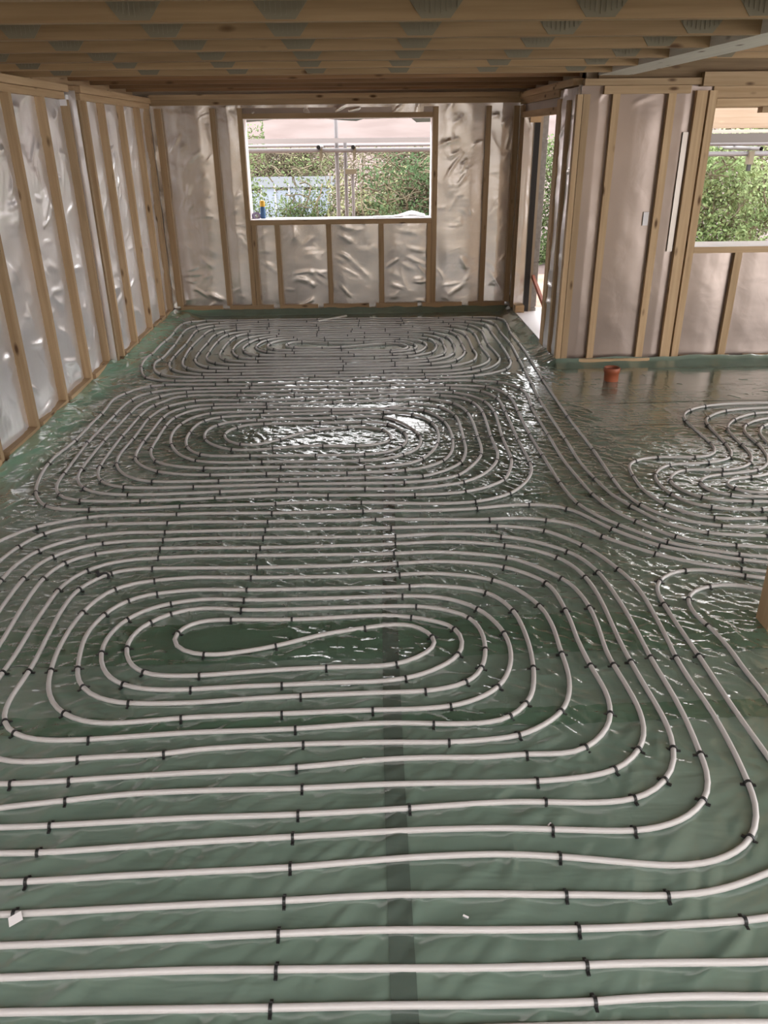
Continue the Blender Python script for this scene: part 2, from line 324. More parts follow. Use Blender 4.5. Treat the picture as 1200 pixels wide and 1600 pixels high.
dr = structure(empty('door_1', (1.95, (DY0+DY1)/2, 0)))
def dpart(name, *a): return bx(name, *a, dr)
dpart('threshold', XR+.01, 2.12, DY0-.03, DY1, -.02, .05, WHITE)
foil('reveal_foil', dr, (1.79-1.95, DY1-(DY0+DY1)/2, .05), (1, 0, 0), (0, 0, 1), (0, -1, 0), .12, 2.06, [0, .12], FOIL, .02, 2.2)
dpart('timber_block', 1.80, 1.905, DY1-.09, DY1, .05, .13, WOOD[0])
dpart('damp_proof_strip', 1.905, 1.965, DY1-.02, DY1+.08, -.05, 2.12, DARK)
dpart('lintel_block', 1.85, 1.965, DY1-.05, DY1+.03, 2.06, 2.13, WOOD[0])
# outer leaf of concrete blocks beyond the doorway (each block a piece)
zb = -.16; k = 0
while zb < 2.4:
    hb = .258
    for y0, y1 in (((9.44, 9.87), (9.88, 10.3)) if k % 2 else ((9.44, 9.66), (9.67, 10.1))):
        bx('concrete_block', 1.97+.004*random.random(), 2.065, y0, y1, zb, zb+hb-.012, BLOCK, wr, .004)
    zb += hb; k += 1
bx('mortar_core', 1.985, 2.055, 9.45, 10.1, -.16, 2.4, plain('mortar', (.35, .33, .31), .9), wr)

# ---- wing wall with window 2
W2 = (2.935, 4.75, 1.04, 2.14)
ww = structure(MB().box(1.87, W2[0]-.01, 7.26, 7.42, -.02, 2.62).box(W2[1]+.01, 6.6, 7.26, 7.42, -.02, 2.62)
     .box(W2[0]-.01, W2[1]+.01, 7.26, 7.42, -.02, W2[2]-.03).box(W2[0]-.01, W2[1]+.01, 7.26, 7.42, W2[3]+.03, 2.62).obj('wall_wing', SHEATH))
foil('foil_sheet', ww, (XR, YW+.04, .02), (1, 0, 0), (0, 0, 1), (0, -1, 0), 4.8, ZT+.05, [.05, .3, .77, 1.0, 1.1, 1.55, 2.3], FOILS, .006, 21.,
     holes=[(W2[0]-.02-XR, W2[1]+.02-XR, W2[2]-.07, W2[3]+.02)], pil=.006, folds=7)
for x0, x1, z1 in ((1.835, 1.89, ZT), (2.075, 2.134, ZT), (2.532, 2.595, ZT), (2.762, 2.85, ZT+.02), (2.868, 2.931, ZT+.02), (4.76, 4.83, ZT), (5.4, 5.45, ZT), (6.0, 6.05, ZT)):
    bx('stud', x0, x1, YW-.004, YW+.045, .055 if x0 > 1.9 else 0, z1, WOOD[2], ww)
bx('foil_tape', 2.70, 2.745, YW+.02, YW+.026, 1.0, 1.95, plain('dull_tape', (.6, .53, .48), .35, .5), ww)
bx('tape_patch', 2.455, 2.50, YW+.024, YW+.03, 1.22, 1.33, WHITE, ww)
for x0 in (3.307, 3.93, 4.5): bx('cripple_stud', x0, x0+.066, YW-.002, YW+.045, .055, W2[2]-.055, WOOD[2], ww)
bx('sill_rail', W2[0], W2[1], YW, YW+.06, W2[2]-.055, W2[2]-.003, WOOD[0], ww)
bx('lintel_rail', W2[0], W2[1], YW, YW+.06, W2[3], W2[3]+.055, WOOD[0], ww); bx('lintel_panel', W2[0]-.03, W2[1], YW+.02, YW+.05, W2[3]+.055, ZT+.05, WOOD[0], ww)
bx('head_rail', 2.0, 2.71, YW-.004, YW+.05, ZT, ZT+.06, WOOD[0], ww)
bx('top_plate', 1.83, 2.78, YW-.03, YW+.06, ZT+.062, ZT+.11, WOOD[0], ww); bx('top_plate', 2.785, 6.5, YW-.05, YW+.06, ZT+.05, ZT+.15, WOOD[0], ww)
bx('rim_board', 1.95, 6.5, YW+.02, YW+.06, ZT+.112, 2.61, OSB, ww)
# sprung bottom batten and the flat ones right of it
mb = MB(); n = 12
for i in range(n+1):
    t = i/n; x_ = -.33+.66*t; sag = .028*math.sin(math.pi*t)
    mb.v += [(x_, -.02-sag*.5, .0-sag), (x_, .02, .0-sag), (x_, -.02-sag*.5, .032), (x_, .02, .032)]
for i in range(n):
    a = i*4; b_ = a+4
    mb.f += [(a, b_, b_+2, a+2), (a+1, a+3, b_+3, b_+1), (a+2, b_+2, b_+3, a+3), (a, a+1, b_+1, b_)]
mb.f += [(0, 2, 3, 1), (n*4, n*4+1, n*4+3, n*4+2)]
o = mb.obj('sprung_batten', WOOD[0], ww); o.location = (2.33, YW-.01, .03); o['label'] = 'bowed timber batten pushed out over the drain pipe'
bx('bottom_batten', 2.95, 3.42, YW-.004, YW+.04, .02, .07, WOOD[0], ww); bx('bottom_batten', 3.55, 4.4, YW-.004, YW+.04, .02, .07, WOOD[0], ww)
w2 = structure(empty('window_2', (3.8, 7.3, W2[2])))
bx('sill_membrane', W2[0], W2[1], YW+.002, 7.48, W2[2]-.003, W2[2]+.005, WHITE, w2)
bx('jamb_board', W2[0]-.002, W2[0]+.008, YW+.03, 7.45, W2[2]+.005, W2[3], WOOD[2], w2); bx('jamb_board', W2[1]-.008, W2[1]+.002, YW+.03, 7.45, W2[2]+.005, W2[3], WOOD[2], w2)
bx('head_board', W2[0], W2[1], YW+.03, 7.45, W2[3]-.008, W2[3]+.002, WOOD[0], w2); bx('head_packer', 3.33, 3.52, YW+.01, YW+.1, W2[3]-.05, W2[3]-.008, WOOD[0], w2)

# ---- ceiling: joists with pressed metal webs under a board deck
ce = structure(empty('ceiling', (0, 5, 2.6)))
def cpart(name, x0, x1, y0, y1, z0, z1, mat): return bx(name, x0, x1, y0, y1, z0, z1, mat, ce)
cpart('deck_board', -2.62, 6.8, -.75, 9.97, 2.60, 2.62, OSB)
def plate_mesh():
    mb = MB()
    pts = [(-.105, .07), (.105, .07), (.055, .006), (-.055, .006)]
    v = [(x, 0, z) for x, z in pts] + [(x, -.003, z) for x, z in pts]
    mb.poly(v, [(0, 1, 2, 3), (7, 6, 5, 4), (0, 4, 5, 1), (1, 5, 6, 2), (2, 6, 7, 3), (3, 7, 4, 0)])
    for s in (-1, 1):                                   # folded legs of the V running up to the top chord
        a, c = (s*.07, .06), (s*.29, .235)
        mb.poly([(a[0]-.018, -.003, a[1]), (a[0]+.018, -.003, a[1]), (c[0]+.018, -.003, c[1]), (c[0]-.018, -.003, c[1]),
                 (a[0]-.018, .006, a[1]), (a[0]+.018, .006, a[1]), (c[0]+.018, .006, c[1]), (c[0]-.018, .006, c[1])],
                [(0, 1, 2, 3), (7, 6, 5, 4), (0, 4, 5, 1), (1, 5, 6, 2), (2, 6, 7, 3), (3, 7, 4, 0)])
    for i in range(9):                                  # pressed ribs
        x_ = -.08+.02*i
        mb.box(x_-.003, x_+.003, -.0055, -.003, .016+abs(x_)*.3, .064)
    return mb.mesh('connector_plate')
PLATE = plate_mesh(); PLATE.materials.append(STEEL)
def joist(y, x0, x1, z0, plates, mat, dep=.075, web=True):
    c = Vector(((x0+x1)/2, y, z0)); h = (x1-x0)/2
    mb = MB().box(-h, h, -.024, .024, 0, dep)
    if web: mb.box(-h, h, -.024, .024, 2.598-z0-.05, 2.598-z0)
    j = mb.obj('joist', mat, ce); j.location = c - ce.location
    for px in plates:
        if not x0+.12 < px < x1-.05: continue
        p = bpy.data.objects.new('connector_plate', PLATE); COL.objects.link(p); p.parent = j; p.location = (px-c.x, -.0245, 0)
PX = [-2.04, -1.44, -.83, -.29, .29, .91, 1.53]
for i, y in enumerate((-.46, .10, .66, 1.22, 1.78, 2.35, 2.925, 3.475, 4.035, 4.595, 5.175, 5.725, 6.295)):
    off = .012*math.sin(i*2.1)
    joist(y, -2.45, 1.80, 2.338, [p+off for p in PX], JOIST)
    joist(y+.05, 2.05, 6.5, 2.46, [2.4+.62*k+off for k in range(7)], JOIST, .045)
for y in (6.93, 7.53, 8.13, 8.75, 9.35): joist(y, -2.4, 1.9, 2.385, [], JOISTD, .17, False)
joist(6.9, 2.05, 6.5, 2.46, [2.2+.62*k for k in range(7)], JOIST, .05)
cpart('pale_beam', 1.79, 2.04, -.75, 6.62, 2.338, 2.598, PALE)
cpart('trimmer', -2.45, 1.9, 6.40, 6.46, 2.43, 2.598, JOISTD)

# ---- rear and right-hand walls behind and beside the camera, with the big openings that light the room
rw = structure(MB().box(-2.62, -.6, -3.2, -3.05, -.02, 2.62).box(2.6, 6.8, -3.2, -3.05, -.02, 2.62).box(-.6, 2.6, -3.2, -3.05, 2.15, 2.62).box(-.6, 2.6, -3.2, -3.05, -.02, 1.7).obj('wall_rear', SHEATH))
re_ = structure(MB().box(6.6, 6.75, -3.2, -1.2, -.02, 2.62).box(6.6, 6.75, 5.6, 7.42, -.02, 2.62).box(6.6, 6.75, -1.2, 5.6, 2.45, 2.62).obj('wall_side', SHEATH))
# pipe centre lines and clip positions on the floor, metres
PIPES={'front':[(2.324,3.268),(2.099,3.323),(1.996,3.375),(1.877,3.408),(1.715,3.479),(1.525,3.570),(1.429,3.661),(1.330,3.775),(1.254,3.901),(1.192,4.008),(1.148,4.057),(1.072,4.089),(0.937,4.111),(0.796,4.103),(0.630,4.072),(0.375,4.059),(0.101,4.068),(-0.028,4.068),(-0.539,4.070),(-0.996,4.084),(-1.086,4.078),(-1.360,4.087),(-1.580,4.065),(-1.828,3.957),(-1.912,3.877),(-1.961,3.786),(-2.045,3.134),(-1.960,2.344),(-1.821,1.966),(-1.615,1.754),(-1.310,1.641),(-1.082,1.624),(-1.003,1.625),(-0.747,1.634),(-0.532,1.639),(-0.249,1.645),(0.030,1.663),(0.181,1.669),(0.357,1.670),(0.456,1.665),(0.559,1.652),(0.600,1.647),(0.838,1.612),(0.911,1.606),(0.978,1.612),(1.047,1.634),(1.113,1.668),(1.145,1.688),(1.180,1.732),(1.209,1.777),(1.229,1.838),(1.240,1.922),(1.255,2.050),(1.264,2.275),(1.255,2.455),(1.253,2.612),(1.267,2.772),(1.272,2.908),(1.277,3.096),(1.266,3.228),(1.235,3.342),(1.184,3.487),(1.130,3.594),(1.099,3.640),(1.044,3.694),(0.968,3.777),(0.837,3.822),(0.709,3.844),(0.446,3.851),(0.129,3.850),(-0.549,3.860),(-0.953,3.858),(-1.096,3.855),(-1.301,3.861),(-1.509,3.820),(-1.616,3.770),(-1.719,3.672),(-1.775,3.525),(-1.788,3.360),(-1.762,2.774),(-1.745,2.335),(-1.635,2.044),(-1.471,1.886),(-1.287,1.835),(-1.165,1.828),(-1.010,1.830),(-0.803,1.837),(-0.571,1.844),(-0.240,1.845),(0.036,1.853),(0.114,1.857),(0.252,1.864),(0.360,1.869),(0.469,1.871),(0.554,1.867),(0.653,1.859),(0.761,1.857),(0.844,1.866),(0.921,1.897),(0.977,1.936),(1.016,1.991),(1.042,2.034),(1.054,2.085),(1.070,2.153),(1.075,2.247),(1.068,2.404),(1.061,2.591),(1.059,2.745),(1.064,2.879),(1.070,3.078),(1.056,3.265),(1.030,3.363),(0.965,3.477),(0.832,3.573),(0.719,3.615),(0.552,3.657),(0.343,3.673),(0.139,3.659),(-0.554,3.652),(-0.917,3.666),(-1.080,3.667),(-1.249,3.662),(-1.404,3.623),(-1.475,3.592),(-1.540,3.531),(-1.587,3.381),(-1.592,3.247),(-1.588,3.100),(-1.572,2.830),(-1.568,2.573),(-1.550,2.293),(-1.443,2.111),(-1.330,2.026),(-1.240,2.013),(-1.130,2.016),(-1.012,2.021),(-0.856,2.030),(-0.609,2.041),(-0.439,2.045),(-0.255,2.052),(0.042,2.078),(0.217,2.081),(0.390,2.074),(0.534,2.085),(0.652,2.080),(0.708,2.079),(0.748,2.093),(0.797,2.140),(0.855,2.204),(0.888,2.277),(0.907,2.363),(0.904,2.460),(0.890,2.569),(0.887,2.661),(0.883,2.777),(0.890,2.862),(0.888,2.986),(0.881,3.114),(0.857,3.229),(0.748,3.344),(0.677,3.392),(0.524,3.438),(0.325,3.462),(0.143,3.448),(-0.545,3.441),(-0.876,3.451),(-1.068,3.455),(-1.193,3.450),(-1.272,3.421),(-1.325,3.362),(-1.381,3.269),(-1.399,3.119),(-1.390,2.887),(-1.380,2.747),(-1.376,2.629),(-1.384,2.486),(-1.380,2.401),(-1.359,2.328),(-1.329,2.288),(-1.299,2.257),(-1.245,2.234),(-1.155,2.220),(-1.009,2.220),(-0.817,2.232),(-0.647,2.242),(-0.474,2.243),(-0.270,2.247),(0.048,2.265),(0.222,2.254),(0.281,2.249),(0.398,2.248),(0.508,2.268),(0.555,2.304),(0.600,2.357),(0.642,2.471),(0.659,2.568),(0.670,2.670),(0.672,2.822),(0.655,2.991),(0.606,3.098),(0.555,3.160),(0.380,3.215),(0.267,3.232),(0.187,3.225),(-0.568,3.227),(-0.836,3.240),(-0.993,3.214),(-1.067,3.195),(-1.124,3.166),(-1.162,3.108),(-1.194,3.043),(-1.214,2.966),(-1.226,2.892),(-1.209,2.751),(-1.185,2.643),(-1.163,2.567),(-1.135,2.515),(-1.083,2.469),(-0.999,2.430),(-0.914,2.414),(-0.678,2.408),(-0.498,2.421),(-0.264,2.432),(0.053,2.439),(0.206,2.440),(0.302,2.455),(0.381,2.487),(0.451,2.566),(0.470,2.624),(0.484,2.695),(0.491,2.747),(0.488,2.842),(0.452,2.944),(0.393,2.990),(0.324,3.026),(0.208,3.050),(-0.565,3.052),(-0.696,3.074),(-0.804,3.071),(-0.892,3.040),(-0.936,3.012),(-0.983,2.962),(-1.025,2.859),(-1.030,2.783),(-1.012,2.720),(-0.971,2.653),(-0.910,2.599),(-0.838,2.581),(-0.710,2.575),(-0.394,2.598),(-0.178,2.608),(-0.072,2.608),(0.058,2.606),(0.111,2.614),(0.191,2.652),(0.247,2.692),(0.274,2.721),(0.289,2.761),(0.287,2.797),(0.252,2.850),(0.193,2.896),(0.123,2.911),(0.066,2.901),(-0.025,2.883),(-0.211,2.838),(-0.394,2.765),(-0.507,2.735),(-0.604,2.714),(-0.676,2.711),(-0.738,2.723),(-0.781,2.738),(-0.825,2.774),(-0.857,2.828),(-0.846,2.890),(-0.812,2.928),(-0.782,2.952),(-0.715,2.974),(-0.609,2.975),(-0.338,2.963),(0.069,2.980),(0.186,2.962),(0.280,2.930),(0.378,2.875),(0.401,2.816),(0.405,2.762),(0.391,2.705),(0.368,2.661),(0.283,2.589),(0.216,2.550),(0.141,2.522),(0.055,2.509),(-0.165,2.507),(-0.344,2.502),(-0.540,2.498),(-0.700,2.489),(-0.881,2.497),(-0.977,2.528),(-1.061,2.603),(-1.105,2.680),(-1.126,2.745),(-1.132,2.805),(-1.122,2.888),(-1.085,2.992),(-1.021,3.068),(-0.917,3.122),(-0.819,3.148),(-0.709,3.154),(-0.568,3.137),(0.152,3.140),(0.223,3.138),(0.333,3.122),(0.426,3.081),(0.501,3.014),(0.560,2.901),(0.585,2.820),(0.592,2.719),(0.581,2.630),(0.545,2.526),(0.498,2.449),(0.405,2.384),(0.304,2.348),(0.170,2.337),(0.002,2.338),(-0.326,2.331),(-0.486,2.328),(-0.663,2.325),(-0.697,2.322),(-0.836,2.310),(-0.951,2.302),(-1.060,2.316),(-1.148,2.360),(-1.217,2.432),(-1.262,2.520),(-1.288,2.627),(-1.305,2.721),(-1.312,2.860),(-1.310,2.958),(-1.297,3.063),(-1.267,3.168),(-1.212,3.262),(-1.141,3.308),(-1.032,3.336),(-0.858,3.357),(-0.562,3.342),(0.142,3.336),(0.236,3.346),(0.392,3.334),(0.602,3.269),(0.684,3.202),(0.743,3.113),(0.782,3.024),(0.802,2.878),(0.794,2.662),(0.793,2.546),(0.778,2.445),(0.748,2.360),(0.710,2.299),(0.629,2.230),(0.528,2.177),(0.414,2.162),(0.274,2.154),(0.045,2.163),(-0.235,2.165),(-0.407,2.162),(-0.630,2.152),(-0.730,2.133),(-0.883,2.131),(-1.015,2.124),(-1.110,2.117),(-1.195,2.112),(-1.247,2.115),(-1.286,2.125),(-1.366,2.170),(-1.445,2.288),(-1.479,2.452),(-1.480,2.626),(-1.476,2.757),(-1.483,2.953),(-1.482,3.109),(-1.477,3.264),(-1.451,3.367),(-1.400,3.454),(-1.322,3.512),(-1.219,3.549),(-1.069,3.564),(-0.900,3.575),(-0.563,3.566),(0.127,3.554),(0.333,3.563),(0.496,3.543),(0.706,3.488),(0.803,3.422),(0.939,3.266),(0.981,3.167),(1.003,3.001),(0.995,2.808),(0.982,2.680),(0.985,2.575),(0.998,2.417),(1.001,2.295),(0.988,2.199),(0.958,2.125),(0.936,2.094),(0.865,2.017),(0.814,1.990),(0.738,1.974),(0.679,1.965),(0.544,1.956),(0.373,1.958),(0.039,1.963),(-0.234,1.956),(-0.593,1.958),(-0.834,1.950),(-0.997,1.932),(-1.106,1.920),(-1.199,1.911),(-1.274,1.896),(-1.400,1.950),(-1.558,2.100),(-1.650,2.331),(-1.658,2.660),(-1.684,3.104),(-1.686,3.201),(-1.684,3.383),(-1.659,3.536),(-1.618,3.605),(-1.510,3.701),(-1.403,3.738),(-1.274,3.759),(-1.088,3.763),(-0.937,3.772),(-0.552,3.765),(0.143,3.747),(0.350,3.765),(0.522,3.757),(0.719,3.719),(0.851,3.670),(1.025,3.543),(1.064,3.498),(1.129,3.319),(1.146,3.159),(1.155,2.992),(1.154,2.765),(1.150,2.617),(1.156,2.391),(1.152,2.218),(1.135,2.062),(1.130,1.983),(1.112,1.923),(1.072,1.852),(1.026,1.812),(0.958,1.773),(0.887,1.750),(0.802,1.739),(0.728,1.743),(0.625,1.750),(0.554,1.756),(0.397,1.766),(0.241,1.769),(0.111,1.768),(0.033,1.766),(-0.247,1.757),(-0.553,1.748),(-0.776,1.737),(-1.009,1.726),(-1.125,1.729),(-1.322,1.743),(-1.538,1.824),(-1.727,2.018),(-1.840,2.339),(-1.897,2.946),(-1.874,3.571),(-1.841,3.717),(-1.762,3.870),(-1.632,3.948),(-1.446,3.968),(-1.242,3.973),(-1.109,3.966),(-0.975,3.974),(-0.550,3.959),(0.035,3.955),(0.097,3.958),(0.365,3.941),(0.682,3.929),(0.858,3.937),(0.996,3.906),(1.148,3.832),(1.201,3.766),(1.257,3.688),(1.362,3.583),(1.469,3.491),(1.637,3.383),(1.833,3.316),(1.953,3.285),(2.062,3.249),(2.280,3.191)],
'middle':[(2.483,3.491),(2.259,3.509),(2.070,3.532),(1.916,3.560),(1.764,3.600),(1.641,3.670),(1.490,3.862),(1.409,4.000),(1.348,4.237),(1.324,4.484),(1.304,4.794),(1.308,5.261),(1.315,5.890),(1.334,6.088),(1.343,6.244),(1.325,6.402),(1.271,6.527),(1.165,6.619),(0.944,6.676),(0.569,6.680),(-0.015,6.665),(-0.587,6.693),(-0.971,6.685),(-1.286,6.693),(-1.717,6.704),(-1.845,6.670),(-1.941,6.592),(-2.009,6.459),(-2.053,6.291),(-2.037,5.881),(-2.045,5.586),(-2.052,5.308),(-2.068,5.068),(-2.077,4.850),(-2.054,4.626),(-2.002,4.416),(-1.952,4.321),(-1.876,4.223),(-1.799,4.185),(-1.676,4.168),(-1.598,4.169),(-1.309,4.172),(-1.084,4.188),(-0.793,4.191),(-0.533,4.195),(-0.496,4.202),(-0.027,4.188),(0.439,4.147),(0.635,4.164),(0.747,4.203),(0.863,4.271),(0.957,4.390),(1.023,4.507),(1.063,4.630),(1.076,4.754),(1.076,5.169),(1.084,5.465),(1.091,5.786),(1.088,6.144),(1.044,6.262),(0.983,6.357),(0.852,6.427),(0.720,6.466),(0.111,6.439),(-0.603,6.461),(-1.032,6.487),(-1.237,6.489),(-1.493,6.478),(-1.632,6.425),(-1.705,6.358),(-1.804,6.173),(-1.831,5.922),(-1.843,5.603),(-1.854,5.310),(-1.853,5.045),(-1.847,4.794),(-1.828,4.655),(-1.779,4.541),(-1.731,4.473),(-1.629,4.407),(-1.512,4.374),(-1.430,4.366),(-1.280,4.364),(-0.885,4.384),(-0.538,4.399),(-0.011,4.382),(0.265,4.373),(0.601,4.452),(0.686,4.514),(0.768,4.603),(0.865,4.790),(0.887,4.885),(0.897,5.004),(0.896,5.244),(0.906,5.476),(0.916,5.780),(0.908,5.898),(0.874,6.058),(0.790,6.183),(0.628,6.259),(0.378,6.292),(0.202,6.267),(-0.151,6.246),(-0.480,6.224),(-1.005,6.221),(-1.198,6.250),(-1.376,6.233),(-1.477,6.181),(-1.577,6.087),(-1.626,5.935),(-1.656,5.789),(-1.655,5.550),(-1.657,5.339),(-1.666,5.023),(-1.641,4.865),(-1.554,4.704),(-1.440,4.604),(-1.336,4.564),(-1.165,4.553),(-0.917,4.556),(-0.539,4.557),(-0.006,4.554),(0.353,4.558),(0.521,4.659),(0.625,4.774),(0.685,4.991),(0.696,5.190),(0.705,5.459),(0.699,5.722),(0.661,5.849),(0.601,5.955),(0.515,6.009),(0.349,6.052),(0.181,5.947),(-0.763,6.029),(-1.063,6.037),(-1.207,6.032),(-1.310,6.002),(-1.396,5.931),(-1.461,5.802),(-1.484,5.605),(-1.481,5.363),(-1.478,5.141),(-1.452,5.023),(-1.393,4.904),(-1.326,4.851),(-1.180,4.792),(-1.045,4.769),(-0.877,4.760),(-0.545,4.763),(-0.013,4.735),(0.204,4.752),(0.289,4.780),(0.376,4.850),(0.448,4.968),(0.504,5.129),(0.527,5.278),(0.530,5.413),(0.506,5.576),(0.451,5.700),(0.378,5.781),(0.252,5.835),(0.143,5.847),(-0.254,5.839),(-0.794,5.833),(-0.933,5.823),(-1.103,5.808),(-1.170,5.770),(-1.223,5.713),(-1.258,5.613),(-1.276,5.459),(-1.269,5.286),(-1.231,5.152),(-1.173,5.063),(-1.118,5.012),(-0.994,4.980),(-0.770,4.975),(-0.341,4.959),(-0.175,4.954),(-0.007,4.957),(0.128,4.985),(0.250,5.088),(0.303,5.238),(0.287,5.372),(0.241,5.485),(0.183,5.571),(0.093,5.617),(-0.027,5.627),(-0.336,5.624),(-0.745,5.624),(-0.867,5.611),(-0.956,5.561),(-1.004,5.472),(-1.016,5.391),(-0.969,5.269),(-0.868,5.192),(-0.760,5.184),(-0.604,5.280),(-0.489,5.388),(-0.373,5.458),(-0.253,5.499),(-0.121,5.514),(0.030,5.505),(0.139,5.440),(0.180,5.364),(0.196,5.296),(0.180,5.219),(0.079,5.143),(-0.065,5.123),(-0.179,5.129),(-0.293,5.138),(-0.489,5.134),(-0.637,5.105),(-0.792,5.079),(-0.917,5.098),(-1.023,5.158),(-1.130,5.291),(-1.161,5.412),(-1.149,5.530),(-1.103,5.624),(-1.011,5.680),(-0.807,5.716),(-0.222,5.739),(-0.046,5.759),(0.143,5.736),(0.243,5.644),(0.331,5.494),(0.379,5.367),(0.397,5.290),(0.387,5.143),(0.352,5.034),(0.301,4.971),(0.244,4.932),(0.107,4.858),(-0.042,4.848),(-0.299,4.845),(-0.554,4.859),(-0.689,4.859),(-0.976,4.863),(-1.126,4.901),(-1.261,5.025),(-1.351,5.206),(-1.387,5.331),(-1.399,5.494),(-1.379,5.651),(-1.306,5.820),(-1.197,5.900),(-0.996,5.920),(-0.782,5.923),(-0.256,5.918),(0.357,5.930),(0.476,5.875),(0.544,5.762),(0.601,5.594),(0.620,5.408),(0.619,5.202),(0.587,4.973),(0.513,4.813),(0.410,4.719),(0.245,4.663),(-0.121,4.639),(-0.629,4.655),(-0.981,4.653),(-1.189,4.672),(-1.331,4.724),(-1.399,4.768),(-1.474,4.841),(-1.547,4.963),(-1.560,5.065),(-1.567,5.294),(-1.558,5.559),(-1.551,5.798),(-1.504,5.969),(-1.429,6.058),(-1.329,6.105),(-1.198,6.121),(-0.782,6.113),(-0.254,6.122),(0.224,6.154),(0.532,6.160),(0.626,6.106),(0.719,6.040),(0.778,5.905),(0.800,5.787),(0.810,5.538),(0.802,5.249),(0.799,5.058),(0.777,4.903),(0.683,4.704),(0.583,4.561),(0.432,4.497),(0.237,4.467),(0.033,4.467),(-0.421,4.477),(-1.053,4.468),(-1.303,4.465),(-1.483,4.482),(-1.565,4.510),(-1.657,4.581),(-1.718,4.712),(-1.740,4.837),(-1.748,5.099),(-1.750,5.399),(-1.742,5.597),(-1.736,5.839),(-1.695,6.123),(-1.624,6.220),(-1.597,6.309),(-1.470,6.368),(-1.326,6.385),(-1.047,6.364),(-0.578,6.347),(-0.120,6.340),(0.415,6.373),(0.742,6.335),(0.880,6.230),(0.972,6.075),(1.000,5.908),(1.007,5.775),(0.990,5.471),(0.975,5.227),(0.971,4.976),(0.967,4.819),(0.925,4.638),(0.859,4.475),(0.734,4.372),(0.597,4.309),(0.452,4.286),(0.283,4.282),(-0.224,4.298),(-0.506,4.312),(-0.899,4.291),(-1.330,4.275),(-1.484,4.273),(-1.692,4.295),(-1.778,4.321),(-1.851,4.380),(-1.898,4.468),(-1.926,4.578),(-1.934,4.719),(-1.948,4.991),(-1.959,5.277),(-1.949,5.581),(-1.940,5.884),(-1.934,6.081),(-1.912,6.272),(-1.864,6.414),(-1.800,6.483),(-1.681,6.549),(-1.453,6.581),(-0.973,6.577),(-0.309,6.567),(0.224,6.572),(0.690,6.551),(0.886,6.531),(1.045,6.487),(1.137,6.377),(1.189,6.211),(1.201,6.011),(1.190,5.786),(1.179,5.276),(1.184,4.869),(1.195,4.416),(1.208,4.224),(1.228,4.103),(1.296,3.943),(1.386,3.821),(1.575,3.612),(1.734,3.527),(1.887,3.464),(2.022,3.431),(2.207,3.409),(2.415,3.373)],
